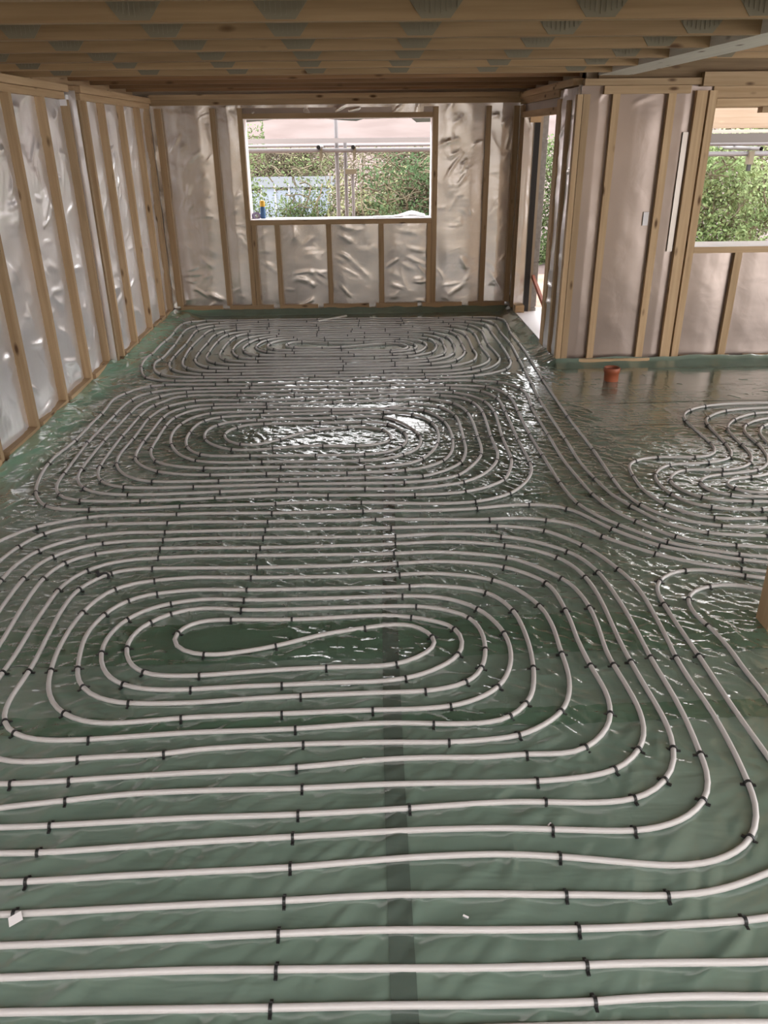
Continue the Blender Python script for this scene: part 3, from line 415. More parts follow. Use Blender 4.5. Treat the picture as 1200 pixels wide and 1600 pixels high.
'far':[(2.613,3.719),(2.374,3.730),(2.176,3.755),(1.936,3.785),(1.790,3.845),(1.676,3.923),(1.583,4.072),(1.538,4.261),(1.536,4.465),(1.548,4.963),(1.545,5.661),(1.566,6.659),(1.593,7.339),(1.606,7.987),(1.606,8.522),(1.639,8.952),(1.633,9.172),(1.585,9.264),(1.509,9.300),(1.290,9.311),(0.893,9.299),(0.455,9.308),(-0.061,9.333),(-0.530,9.335),(-1.100,9.344),(-1.460,9.333),(-1.826,9.361),(-1.925,9.321),(-1.995,9.257),(-2.034,9.168),(-2.058,9.071),(-2.053,8.631),(-2.054,8.196),(-2.066,7.647),(-2.071,7.347),(-2.048,7.190),(-2.006,7.049),(-1.951,6.948),(-1.846,6.873),(-1.664,6.826),(-1.422,6.825),(-1.190,6.818),(-0.484,6.809),(0.150,6.793),(0.539,6.799),(0.711,6.793),(0.980,6.825),(1.153,6.897),(1.299,7.017),(1.379,7.206),(1.398,7.360),(1.410,7.932),(1.401,8.527),(1.403,8.721),(1.388,8.886),(1.315,8.987),(1.181,9.083),(0.923,9.091),(0.472,9.064),(-0.041,9.084),(-0.525,9.101),(-1.070,9.128),(-1.442,9.097),(-1.688,9.066),(-1.777,8.984),(-1.847,8.846),(-1.854,8.629),(-1.844,8.189),(-1.860,7.699),(-1.850,7.472),(-1.824,7.331),(-1.770,7.208),(-1.659,7.104),(-1.457,7.023),(-1.100,7.020),(-0.228,7.001),(0.183,7.018),(0.533,7.010),(0.780,7.007),(0.986,7.089),(1.108,7.185),(1.195,7.334),(1.215,7.432),(1.196,7.924),(1.204,8.179),(1.208,8.474),(1.171,8.712),(1.089,8.826),(0.986,8.872),(0.560,8.852),(-0.017,8.850),(-0.491,8.876),(-1.062,8.883),(-1.406,8.874),(-1.538,8.773),(-1.607,8.620),(-1.627,8.230),(-1.640,7.836),(-1.630,7.579),(-1.574,7.407),(-1.445,7.267),(-1.239,7.227),(-0.191,7.225),(0.291,7.224),(0.625,7.255),(0.759,7.293),(0.886,7.382),(0.972,7.551),(1.009,7.695),(1.015,7.982),(1.015,8.168),(1.013,8.363),(0.960,8.569),(0.858,8.655),(0.737,8.690),(0.249,8.648),(-0.125,8.662),(-0.497,8.655),(-1.014,8.672),(-1.249,8.643),(-1.325,8.592),(-1.376,8.491),(-1.409,8.283),(-1.422,8.105),(-1.425,7.908),(-1.418,7.719),(-1.382,7.601),(-1.331,7.533),(-1.174,7.465),(-0.996,7.441),(-0.196,7.404),(0.266,7.405),(0.605,7.445),(0.709,7.519),(0.785,7.605),(0.826,7.772),(0.826,7.972),(0.824,8.239),(0.741,8.392),(0.647,8.451),(0.290,8.472),(-0.161,8.468),(-0.493,8.468),(-0.923,8.498),(-1.111,8.373),(-1.195,8.181),(-1.222,8.018),(-1.221,7.947),(-1.186,7.840),(-1.098,7.715),(-1.016,7.692),(-0.752,7.665),(-0.092,7.640),(0.281,7.629),(0.511,7.691),(0.569,7.738),(0.608,7.831),(0.639,7.917),(0.656,7.998),(0.636,8.121),(0.514,8.232),(0.386,8.276),(0.157,8.273),(-0.086,8.270),(-0.397,8.284),(-0.687,8.332),(-0.856,8.301),(-0.975,8.147),(-0.983,8.020),(-0.955,7.957),(-0.899,7.914),(-0.701,7.859),(-0.219,7.833),(-0.024,7.813),(0.274,7.799),(0.386,7.820),(0.449,7.875),(0.463,7.956),(0.372,8.065),(0.232,8.082),(0.020,8.034),(-0.224,7.964),(-0.414,7.945),(-0.688,7.967),(-0.751,7.993),(-0.799,8.054),(-0.796,8.128),(-0.741,8.206),(-0.631,8.228),(-0.356,8.149),(0.007,8.146),(0.333,8.180),(0.464,8.129),(0.535,8.035),(0.553,7.932),(0.511,7.829),(0.400,7.760),(0.263,7.724),(-0.147,7.735),(-0.673,7.764),(-0.843,7.772),(-0.957,7.814),(-1.063,7.919),(-1.097,8.028),(-1.075,8.173),(-1.019,8.313),(-0.865,8.407),(-0.729,8.417),(-0.405,8.382),(0.018,8.384),(0.481,8.359),(0.592,8.312),(0.703,8.272),(0.752,8.000),(0.733,7.844),(0.677,7.688),(0.581,7.610),(0.422,7.540),(0.108,7.512),(-0.225,7.508),(-1.026,7.561),(-1.121,7.561),(-1.217,7.633),(-1.268,7.726),(-1.311,7.883),(-1.318,7.989),(-1.299,8.200),(-1.230,8.425),(-1.062,8.553),(-0.904,8.586),(-0.494,8.548),(0.021,8.577),(0.486,8.572),(0.654,8.602),(0.782,8.530),(0.897,8.346),(0.924,8.175),(0.925,7.979),(0.920,7.788),(0.888,7.619),(0.776,7.462),(0.614,7.373),(0.294,7.300),(-0.166,7.309),(-1.106,7.339),(-1.292,7.358),(-1.403,7.421),(-1.486,7.505),(-1.535,7.644),(-1.540,7.822),(-1.541,8.058),(-1.531,8.291),(-1.514,8.473),(-1.473,8.610),(-1.361,8.718),(-1.240,8.759),(-0.921,8.774),(-0.486,8.768),(-0.114,8.754),(0.252,8.736),(0.736,8.781),(0.879,8.760),(1.008,8.681),(1.080,8.550),(1.109,8.356),(1.106,8.021),(1.103,7.753),(1.110,7.583),(1.044,7.344),(0.934,7.235),(0.812,7.167),(0.644,7.118),(0.407,7.126),(-0.191,7.121),(-1.339,7.127),(-1.520,7.156),(-1.637,7.253),(-1.683,7.307),(-1.724,7.432),(-1.747,7.625),(-1.763,8.055),(-1.733,8.588),(-1.716,8.743),(-1.682,8.877),(-1.606,8.936),(-1.420,8.975),(-1.059,9.019),(-0.521,8.997),(-0.046,8.962),(0.434,8.940),(0.967,8.957),(1.104,8.952),(1.207,8.900),(1.280,8.731),(1.303,8.560),(1.292,8.245),(1.284,7.963),(1.312,7.426),(1.276,7.270),(1.173,7.088),(1.061,6.996),(0.818,6.905),(0.543,6.894),(0.056,6.898),(-0.440,6.908),(-1.420,6.928),(-1.675,6.958),(-1.832,7.038),(-1.894,7.114),(-1.948,7.249),(-1.976,7.418),(-1.957,7.568),(-1.948,8.152),(-1.969,8.597),(-1.957,8.875),(-1.905,9.055),(-1.792,9.182),(-1.650,9.217),(-1.204,9.235),(-0.644,9.211),(-0.036,9.217),(0.464,9.189),(1.052,9.198),(1.282,9.198),(1.388,9.155),(1.469,9.033),(1.505,8.917),(1.499,8.541),(1.514,7.993),(1.486,7.366),(1.470,7.013),(1.444,6.519),(1.419,6.111),(1.410,5.179),(1.403,4.738),(1.426,4.462),(1.465,4.211),(1.526,4.059),(1.644,3.836),(1.827,3.706),(1.967,3.677),(2.122,3.655),(2.317,3.620),(2.542,3.595)],
'wing':[(5.690,5.889),(4.890,5.909),(3.699,5.909),(3.199,5.909),(2.888,5.901),(2.669,5.852),(2.513,5.762),(2.427,5.653),(2.392,5.497),(2.389,5.187),(2.385,5.039),(2.371,4.912),(2.343,4.854),(2.284,4.815),(2.175,4.788),(1.937,4.806),(1.809,4.778),(1.751,4.743),(1.694,4.651),(1.674,4.483),(1.671,4.258),(1.729,4.073),(1.827,3.941),(1.941,3.882),(2.229,3.867),(2.629,3.867),(4.420,3.867),(4.770,3.967),(4.970,4.771),(4.770,5.575),(4.420,5.675),(3.488,5.675),(3.088,5.675),(2.971,5.658),(2.855,5.597),(2.753,5.520),(2.654,5.390),(2.617,5.309),(2.588,4.998),(2.571,4.842),(2.537,4.739),(2.494,4.663),(2.392,4.592),(2.262,4.563),(2.032,4.579),(1.936,4.521),(1.872,4.406),(1.898,4.265),(1.977,4.154),(2.081,4.112),(2.240,4.088),(2.331,4.082),(2.731,4.082),(4.200,4.082),(4.550,4.182),(4.750,4.762),(4.550,5.341),(4.200,5.441),(3.415,5.441),(3.015,5.441),(2.897,5.363),(2.824,5.257),(2.790,5.126),(2.773,4.975),(2.728,4.810),(2.678,4.654),(2.585,4.529),(2.502,4.475),(2.399,4.446),(2.268,4.422),(2.192,4.346),(2.215,4.272),(2.287,4.217),(2.393,4.212),(2.693,4.242),(2.993,4.342),(3.193,4.180),(2.993,4.019),(2.693,4.119),(2.363,4.149),(2.253,4.158),(2.157,4.183),(2.046,4.267),(2.037,4.370),(2.116,4.460),(2.233,4.495),(2.375,4.519),(2.481,4.545),(2.581,4.626),(2.646,4.745),(2.679,4.859),(2.703,5.016),(2.705,5.157),(2.727,5.289),(2.792,5.402),(2.904,5.491),(3.025,5.543),(3.425,5.543),(4.310,5.543),(4.660,5.443),(4.860,4.758),(4.660,4.074),(4.310,3.974),(2.680,3.974),(2.280,3.974),(2.244,3.975),(2.102,3.986),(1.973,4.023),(1.882,4.083),(1.813,4.208),(1.793,4.367),(1.809,4.501),(1.862,4.588),(1.961,4.670),(2.070,4.681),(2.230,4.693),(2.403,4.762),(2.433,4.802),(2.464,4.895),(2.486,5.033),(2.513,5.384),(2.528,5.483),(2.578,5.577),(2.679,5.668),(2.786,5.734),(3.141,5.789),(3.641,5.789),(4.780,5.789),(5.580,5.769)],
'bottom':[(1.923,3.222),(1.821,3.252),(1.651,3.318),(1.551,3.323),(1.469,3.289),(1.388,3.225),(1.365,3.179),(1.347,3.093),(1.346,3.010),(1.346,2.817),(1.351,2.621),(1.351,2.412),(1.354,2.210),(1.362,2.046),(1.355,1.870),(1.323,1.715),(1.235,1.612),(1.141,1.574),(1.058,1.545),(0.949,1.517),(0.821,1.510),(0.568,1.523),(0.542,1.523),(0.312,1.535),(0.169,1.538),(0.027,1.541),(-0.254,1.534),(-0.512,1.530),(-0.993,1.519),(-1.039,1.518),(-1.700,1.518),(-1.950,1.368),(-2.000,0.484),(-1.950,-0.400),(-1.700,-0.550),(0.000,-0.550),(1.200,-0.550),(1.250,-0.550),(1.500,-0.400),(1.550,0.381),(1.510,1.192),(1.235,1.312),(1.014,1.306),(0.821,1.311),(0.647,1.315),(0.542,1.314),(0.280,1.316),(0.020,1.324),(-0.258,1.331),(-0.475,1.337),(-0.709,1.336),(-0.964,1.334),(-1.500,1.334),(-1.750,1.184),(-1.800,0.492),(-1.750,-0.200),(-1.500,-0.350),(0.000,-0.350),(1.050,-0.350),(1.300,-0.200),(1.350,0.391),(1.310,1.012),(1.132,1.132),(0.941,1.152),(0.762,1.157),(0.478,1.162),(0.016,1.167),(-0.445,1.178),(-0.905,1.188),(-1.300,1.188),(-1.550,1.038),(-1.600,0.519),(-1.550,-0.000),(-1.300,-0.150),(0.000,-0.150),(1.200,-0.150),(1.350,-0.100),(1.400,0.050),(1.200,0.100),(0.000,0.120),(-1.000,0.250),(-0.900,0.500),(1.000,0.500)],
'bottom2':[(1.987,3.042),(1.872,3.115),(1.779,3.160),(1.670,3.175),(1.606,3.168),(1.519,3.121),(1.467,3.067),(1.452,3.005),(1.453,2.913),(1.478,2.832),(1.497,2.680),(1.496,2.527),(1.504,2.338),(1.469,1.980),(1.440,1.687),(1.400,1.551),(1.290,1.471),(1.074,1.432),(1.004,1.425),(0.864,1.420),(0.679,1.417),(0.542,1.417),(0.296,1.423),(0.023,1.433),(-0.259,1.432),(-0.493,1.429),(-1.001,1.424),(-1.600,1.424),(-1.850,1.274),(-1.900,0.487),(-1.850,-0.300),(-1.600,-0.450),(0.000,-0.450),(1.150,-0.450),(1.400,-0.300),(1.450,0.377),(1.410,1.085),(1.174,1.205),(0.971,1.216),(0.788,1.224),(0.619,1.223),(0.534,1.219),(0.266,1.221),(0.017,1.228),(-0.261,1.232),(-0.456,1.236),(-0.680,1.240),(-0.928,1.244),(-1.400,1.244),(-1.650,1.094),(-1.700,0.497),(-1.650,-0.100),(-1.400,-0.250),(0.000,-0.250),(1.200,-0.250)]}
CLIPS=[(0.630,4.072),(0.937,4.111),(1.148,4.057),(1.330,3.775),(1.525,3.570),(1.877,3.408),(-0.028,4.068),(-0.539,4.070),(-1.086,4.078),(-1.580,4.065),(-1.828,3.957),(-1.003,1.625),(0.129,3.850),(0.709,3.844),(0.968,3.777),(1.130,3.594),(1.235,3.342),(1.253,2.612),(1.240,1.922),(1.145,1.688),(0.559,1.652),(-0.249,1.645),(-0.549,3.860),(-1.096,3.855),(-1.509,3.820),(-1.719,3.672),(-1.788,3.360),(-1.010,1.830),(0.139,3.659),(0.719,3.615),(0.965,3.477),(1.056,3.265),(1.061,2.591),(1.054,2.085),(0.977,1.936),(0.844,1.866),(0.554,1.867),(0.114,1.857),(-0.240,1.845),(-0.554,3.652),(-1.080,3.667),(-1.404,3.623),(-1.540,3.531),(-1.587,3.381),(-1.222,2.013),(-1.012,2.021),(0.143,3.448),(0.677,3.392),(0.857,3.229),(0.888,2.986),(0.890,2.569),(0.888,2.277),(0.748,2.093),(0.534,2.085),(-0.255,2.052),(-0.545,3.441),(-1.068,3.455),(-1.272,3.421),(-1.381,3.269),(-1.376,2.629),(-1.359,2.328),(-1.299,2.257),(-1.009,2.220),(0.187,3.225),(0.555,3.160),(0.655,2.991),(0.659,2.568),(0.600,2.357),(0.508,2.268),(0.222,2.254),(-0.270,2.247),(-0.568,3.227),(-0.993,3.214),(-1.124,3.166),(-1.194,3.043),(-1.185,2.643),(-1.135,2.515),(-0.914,2.414),(0.208,3.050),(0.452,2.944),(0.484,2.695),(0.451,2.566),(0.381,2.487),(0.206,2.440),(-0.264,2.432),(-0.565,3.052),(-0.892,3.040),(-0.983,2.962),(-1.030,2.783),(-0.910,2.599),(0.287,2.797),(0.111,2.614),(-0.178,2.608),(-0.694,2.576),(-0.338,2.963),(-0.609,2.975),(-0.846,2.890),(-0.676,2.711),(-0.394,2.765),(-0.025,2.883),(0.186,2.962),(0.378,2.875),(0.368,2.661),(0.141,2.522),(-0.344,2.502),(-0.568,3.137),(-0.917,3.122),(-1.085,2.992),(-1.126,2.745),(-0.977,2.528),(-0.700,2.489),(0.152,3.140),(0.501,3.014),(0.585,2.820),(0.498,2.449),(0.304,2.348),(0.002,2.338),(-0.326,2.331),(-0.562,3.342),(-1.032,3.336),(-1.212,3.262),(-1.297,3.063),(-1.288,2.627),(-1.148,2.360),(-0.697,2.322),(0.142,3.336),(0.602,3.269),(0.782,3.024),(0.794,2.662),(0.710,2.299),(0.528,2.177),(0.274,2.154),(-0.235,2.165),(-0.563,3.566),(-1.069,3.564),(-1.400,3.454),(-1.477,3.264),(-1.480,2.626),(-1.015,2.124),(-0.730,2.133),(0.127,3.554),(0.706,3.488),(0.939,3.266),(1.003,3.001),(0.985,2.575),(0.936,2.094),(0.814,1.990),(0.544,1.956),(-0.234,1.956),(-0.552,3.765),(-1.088,3.763),(-1.403,3.738),(-1.618,3.605),(-1.684,3.383),(-0.997,1.932),(0.143,3.747),(0.719,3.719),(1.025,3.543),(1.129,3.319),(1.150,2.617),(1.135,2.062),(1.072,1.852),(0.802,1.739),(0.554,1.756),(-0.247,1.757),(0.035,3.955),(-0.550,3.959),(-1.109,3.966),(-1.446,3.968),(-1.762,3.870),(-1.841,3.717),(-1.009,1.726),(0.682,3.929),(0.996,3.906),(1.257,3.688),(1.469,3.491),(1.833,3.316),(0.569,6.680),(0.944,6.676),(1.165,6.619),(1.325,6.402),(1.315,5.890),(1.308,5.261),(1.348,4.237),(1.490,3.862),(1.641,3.670),(1.916,3.560),(-0.015,6.665),(-0.587,6.693),(-0.971,6.685),(-1.286,6.693),(-1.717,6.704),(-1.845,6.670),(-2.009,6.459),(-2.037,5.881),(-2.052,5.308),(-2.077,4.850),(-2.002,4.416),(-1.876,4.223),(-1.598,4.169),(-1.084,4.188),(0.720,6.466),(0.983,6.357),(1.088,6.144),(1.091,5.786),(1.076,5.169),(1.076,4.754),(0.863,4.271),(0.635,4.164),(-0.027,4.188),(-0.533,4.195),(0.111,6.439),(-0.603,6.461),(-1.032,6.487),(-1.493,6.478),(-1.705,6.358),(-1.831,5.922),(-1.854,5.310),(-1.847,4.794),(-1.731,4.473),(-1.430,4.366),(-0.885,4.384),(0.202,6.267),(0.628,6.259),(0.874,6.058),(0.916,5.780),(0.896,5.244),(0.865,4.790),(0.601,4.452),(-0.011,4.382),(-0.538,4.399),(-0.480,6.224),(-1.005,6.221),(-1.376,6.233),(-1.577,6.087),(-1.656,5.789),(-1.657,5.339),(-1.641,4.865),(-1.336,4.564),(-0.917,4.556),(0.349,6.052),(0.601,5.955),(0.699,5.722),(0.696,5.190),(0.625,4.774),(0.353,4.558),(-0.006,4.554),(-0.539,4.557),(0.181,5.947),(-0.763,6.029),(-1.207,6.032),(-1.461,5.802),(-1.484,5.605),(-1.478,5.141),(-1.393,4.904),(-1.045,4.769),(0.143,5.847),(0.378,5.781),(0.506,5.576),(0.504,5.129),(0.376,4.850),(-0.013,4.735),(-0.545,4.763),(-0.545,4.763),(-0.254,5.839),(-0.794,5.833),(-1.103,5.808),(-1.223,5.713),(-1.276,5.459),(-1.231,5.152),(-1.118,5.012),(-0.027,5.627),(0.183,5.571),(0.287,5.372),(0.250,5.088),(-0.007,4.957),(-0.341,4.959),(-0.770,4.975),(-0.336,5.624),(-0.745,5.624),(-0.956,5.561),(-1.016,5.391),(-0.868,5.192),(-0.604,5.280),(-0.373,5.458),(-0.121,5.514),(0.139,5.440),(0.180,5.219),(-0.065,5.123),(-0.293,5.138),(-0.637,5.105),(-0.222,5.739),(-0.807,5.716),(-1.103,5.624),(-1.130,5.291),(-0.917,5.098),(0.143,5.736),(0.397,5.290),(0.244,4.932),(-0.042,4.848),(-0.689,4.859),(-0.256,5.918),(-0.782,5.923),(-1.197,5.900),(-1.379,5.651),(-1.351,5.206),(-1.126,4.901),(0.476,5.875),(0.601,5.594),(0.619,5.202),(0.513,4.813),(0.245,4.663),(-0.121,4.639),(-0.629,4.655),(0.224,6.154),(-0.254,6.122),(-0.782,6.113),(-1.198,6.121),(-1.429,6.058),(-1.551,5.798),(-1.567,5.294),(-1.547,4.963),(-1.331,4.724),(-0.981,4.653),(0.532,6.160),(0.719,6.040),(0.800,5.787),(0.802,5.249),(0.777,4.903),(0.583,4.561),(0.237,4.467),(-0.421,4.477),(-0.421,4.477),(-0.120,6.340),(-0.578,6.347),(-1.047,6.364),(-1.470,6.368),(-1.695,6.123),(-1.736,5.839),(-1.750,5.399),(-1.740,4.837),(-1.657,4.581),(-1.483,4.482),(-1.053,4.468),(0.415,6.373),(0.742,6.335),(0.972,6.075),(1.007,5.775),(0.975,5.227),(0.967,4.819),(0.859,4.475),(0.597,4.309),(0.283,4.282),(-0.224,4.298),(0.224,6.572),(-0.309,6.567),(-0.973,6.577),(-1.453,6.581),(-1.800,6.483),(-1.912,6.272),(-1.940,5.884),(-1.959,5.277),(-1.934,4.719),(-1.851,4.380),(-1.692,4.295),(-1.330,4.275),(-0.899,4.291),(0.690,6.551),(1.045,6.487),(1.189,6.211),(1.190,5.786),(1.179,5.276),(1.184,4.869),(1.195,4.416),(1.228,4.103),(1.386,3.821),(1.575,3.612),(1.887,3.464),(0.455,9.308),(0.893,9.299),(1.290,9.311),(1.585,9.264),(1.639,8.952),(1.606,8.522),(1.606,7.987),(1.593,7.339),(1.566,6.659),(1.545,5.661),(1.548,4.963),(1.536,4.465),(1.583,4.072),(1.936,3.785),(-0.061,9.333),(-0.530,9.335),(-1.100,9.344),(-1.460,9.333),(-1.826,9.361),(-1.995,9.257),(-2.058,9.071),(-2.053,8.631),(-2.054,8.196),(-2.066,7.647),(-2.048,7.190),(-1.951,6.948),(-1.664,6.826),(-1.190,6.818),(0.472,9.064),(0.923,9.091),(1.181,9.083),(1.388,8.886),(1.401,8.527),(1.410,7.932),(1.398,7.360),(1.299,7.017),(0.980,6.825),(0.539,6.799),(0.150,6.793),(-0.484,6.809),(-0.041,9.084),(-1.070,9.128),(-1.442,9.097),(-1.688,9.066),(-1.847,8.846),(-1.854,8.629),(-1.844,8.189),(-1.860,7.699),(-1.850,7.472),(-1.770,7.208),(-1.457,7.023),(-1.100,7.020),(0.560,8.852),(0.986,8.872),(1.171,8.712),(1.208,8.474),(1.196,7.924),(1.215,7.432),(0.986,7.089),(0.533,7.010),(0.183,7.018),(-0.228,7.001),(-0.017,8.850),(-0.491,8.876),(-1.062,8.883),(-1.406,8.874),(-1.538,8.773),(-1.607,8.620),(-1.627,8.230),(-1.640,7.836),(-1.630,7.579),(-1.445,7.267),(-1.239,7.227),(0.249,8.648),(0.737,8.690),(0.960,8.569),(1.013,8.363),(1.015,7.982),(1.009,7.695),(0.886,7.382),(0.625,7.255),(0.291,7.224),(-0.191,7.225),(-0.125,8.662),(-0.497,8.655),(-1.014,8.672),(-1.249,8.643),(-1.376,8.491),(-1.409,8.283),(-1.425,7.908),(-1.331,7.533),(-0.996,7.441),(0.290,8.472),(0.647,8.451),(0.824,8.239),(0.826,7.972),(0.785,7.605),(0.605,7.445),(0.266,7.405),(-0.196,7.404),(-0.161,8.468),(-0.493,8.468),(-0.923,8.498),(-1.111,8.373),(-1.195,8.181),(-1.186,7.840),(-1.016,7.692),(-0.752,7.665),(0.386,8.276),(0.636,8.121),(0.639,7.917),(0.511,7.691),(0.281,7.629),(-0.092,7.640),(-0.086,8.270),(-0.397,8.284),(-0.687,8.332),(-0.975,8.147),(-0.899,7.914),(-0.701,7.859),(-0.224,7.964),(0.232,8.082),(0.463,7.956),(0.274,7.799),(-0.219,7.833),(0.007,8.146),(-0.356,8.149),(-0.631,8.228),(-0.796,8.128),(-0.688,7.967),(-0.414,7.945),(0.333,8.180),(0.535,8.035),(0.511,7.829),(0.263,7.724),(-0.147,7.735),(0.018,8.384),(-0.405,8.382),(-0.729,8.417),(-1.019,8.313),(-1.097,8.028),(-0.957,7.814),(-0.673,7.764),(0.481,8.359),(0.703,8.272),(0.752,8.000),(0.677,7.688),(0.422,7.540),(0.108,7.512),(-0.225,7.508),(0.021,8.577),(-0.494,8.548),(-0.904,8.586),(-1.230,8.425),(-1.311,7.883),(-1.217,7.633),(-1.026,7.561),(0.486,8.572),(0.782,8.530),(0.897,8.346),(0.925,7.979),(0.888,7.619),(0.614,7.373),(0.294,7.300),(-0.166,7.309),(-0.114,8.754),(-0.486,8.768),(-0.921,8.774),(-1.240,8.759),(-1.473,8.610),(-1.531,8.291),(-1.540,7.822),(-1.403,7.421),(-1.106,7.339),(0.252,8.736),(0.736,8.781),(1.008,8.681),(1.109,8.356),(1.103,7.753),(1.044,7.344),(0.812,7.167),(0.407,7.126),(-0.191,7.121),(-0.046,8.962),(-0.521,8.997),(-1.059,9.019),(-1.420,8.975),(-1.682,8.877),(-1.733,8.588),(-1.763,8.055),(-1.747,7.625),(-1.637,7.253),(-1.339,7.127),(0.434,8.940),(0.967,8.957),(1.207,8.900),(1.303,8.560),(1.284,7.963),(1.312,7.426),(1.061,6.996),(0.543,6.894),(0.056,6.898),(-0.440,6.908),(-0.036,9.217),(-0.644,9.211),(-1.204,9.235),(-1.650,9.217),(-1.905,9.055),(-1.969,8.597),(-1.948,8.152),(-1.957,7.568),(-1.832,7.038),(-1.420,6.928),(0.464,9.189),(1.052,9.198),(1.388,9.155),(1.505,8.917),(1.499,8.541),(1.514,7.993),(1.486,7.366),(1.470,7.013),(1.444,6.519),(1.419,6.111),(1.410,5.179),(1.426,4.462),(1.526,4.059),(1.827,3.706),(2.122,3.655),(2.669,5.852),(2.513,5.762),(2.392,5.497),(2.385,5.039),(2.175,4.788),(1.937,4.806),(1.751,4.743),(1.674,4.483),(1.729,4.073),(1.941,3.882),(2.229,3.867),(2.786,5.734),(2.578,5.577),(2.513,5.384),(2.486,5.033),(2.403,4.762),(2.230,4.693),(1.961,4.670),(1.809,4.501),(1.813,4.208),(1.973,4.023),(2.244,3.975),(2.971,5.658),(2.753,5.520),(2.617,5.309),(2.588,4.998),(2.494,4.663),(2.262,4.563),(2.032,4.579),(1.872,4.406),(1.977,4.154),(2.240,4.088),(2.792,5.402),(2.703,5.016),(2.481,4.545),(2.233,4.495),(2.037,4.370),(2.157,4.183),(2.897,5.363),(2.399,4.446),(2.215,4.272),(1.821,3.252),(1.551,3.323),(1.388,3.225),(1.346,3.010),(1.351,2.621),(0.821,1.510),(0.542,1.523),(-0.254,1.534),(-0.993,1.519),(1.606,3.168),(1.467,3.067),(1.478,2.832),(1.004,1.425),(0.534,1.414),(-0.259,1.432),(0.542,1.314),(-0.258,1.331),(0.534,1.219),(-0.261,1.232)]
# ================================================================== POLYTHENE SHEET
def sheet_z(x, y):
    xl = XL1 if y < 7.0 else XL1+(XL2-XL1)*min(1, (y-7.0)/.4)
    d = x-xl+.005
    wv = .5+.5*noise.noise(Vector((y*1.7, 3.1, 0)))
    hl = .06+.04*wv; wl_ = .32+.16*wv
    if y < 4.9: k = min(1, (4.9-y)/.5); hl *= 1-.45*k; wl_ = wl_*(1+.25*k)
    z = hl*max(0, 1-d/wl_)**1.35
    if x < XR+.2: z = max(z, .062*max(0, 1-(YB-y)/.07)**.8)
    if y > YW-.03: z = max(z, (.06+.02*noise.noise(Vector((y*3, 0, 0))))*max(0, min(1, 1-(XR-.005-x)/.15))**1.3)
    if x > XR-.03: z = max(z, .05*max(0, min(1, 1-(YW-.01-y)/.13))**1.2)
    cr = max(0, min(1, z/.03))
    z += cr*.018*noise.noise(Vector((x*6, y*3, 2)))+.003*cr*noise.noise(Vector((x*18, y*10, 5)))
    z += (.0035 if y < 5 else .0035-.0028*min(1, (y-5)/1.5))*noise.noise(Vector((x*4+y*2, y*6-x*2, 7)))*(1-cr) - .001
    return z

def spline(pts, step=.035):
    P_ = [Vector((x, y)) for x, y in pts]; out = []
    for i in range(len(P_)-1):
        p0, p1, p2, p3 = P_[max(i-1, 0)], P_[i], P_[i+1], P_[min(i+2, len(P_)-1)]
        d = (p2-p1).length; n = max(1, int(d/step))
        # centripetal Catmull-Rom
        t0 = 0; t1 = t0+max((p1-p0).length, 1e-4)**.5; t2 = t1+max(d, 1e-4)**.5; t3 = t2+max((p3-p2).length, 1e-4)**.5
        for k in range(n):
            t = t1+(t2-t1)*k/n
            A1 = (p0*(t1-t)+p1*(t-t0))/(t1-t0) if i else p1
            A2 = (p1*(t2-t)+p2*(t-t1))/(t2-t1)
            A3 = (p2*(t3-t)+p3*(t-t2))/(t3-t2) if i < len(P_)-2 else p2
            B1 = (A1*(t2-t)+A2*(t-t0))/(t2-t0); B2 = (A2*(t3-t)+A3*(t-t1))/(t3-t1)
            out.append((B1*(t2-t)+B2*(t-t1))/(t2-t1))
    out.append(P_[-1])
    for _ in range(3):
        out = [out[0]]+[(out[i-1]+2*out[i]+out[i+1])/4 for i in range(1, len(out)-1)]+[out[-1]]
    return out

CURVE = {key: spline(pts) for key, pts in PIPES.items()}
# --- height of the sheet on a fine grid: gentle swell, upturned edges and thousands of single gathered folds
GX = np.concatenate([np.arange(-2.35, 4.0, .0103), np.arange(4.0, 6.56, .08)])
GY = np.concatenate([np.arange(-3.0, 1.0, .05), np.arange(1.0, 9.7441, .0103), [9.7445]])
CX = np.arange(-2.40, 6.7, .04); CY = np.arange(-3.05, 9.85, .04)
CZ = np.array([[sheet_z(x, y) for x in CX] for y in CY])
def bil(A, ax, ay, st, x, y):
    fx = np.clip((x-ax[0])/st, 0, len(ax)-1.001); fy = np.clip((y-ay[0])/st, 0, len(ay)-1.001)
    i = fx.astype(int); j = fy.astype(int); u = fx-i; v = fy-j
    return A[j, i]*(1-u)*(1-v)+A[j, i+1]*u*(1-v)+A[j+1, i]*(1-u)*v+A[j+1, i+1]*u*v
MX, MY = np.meshgrid(GX, GY)
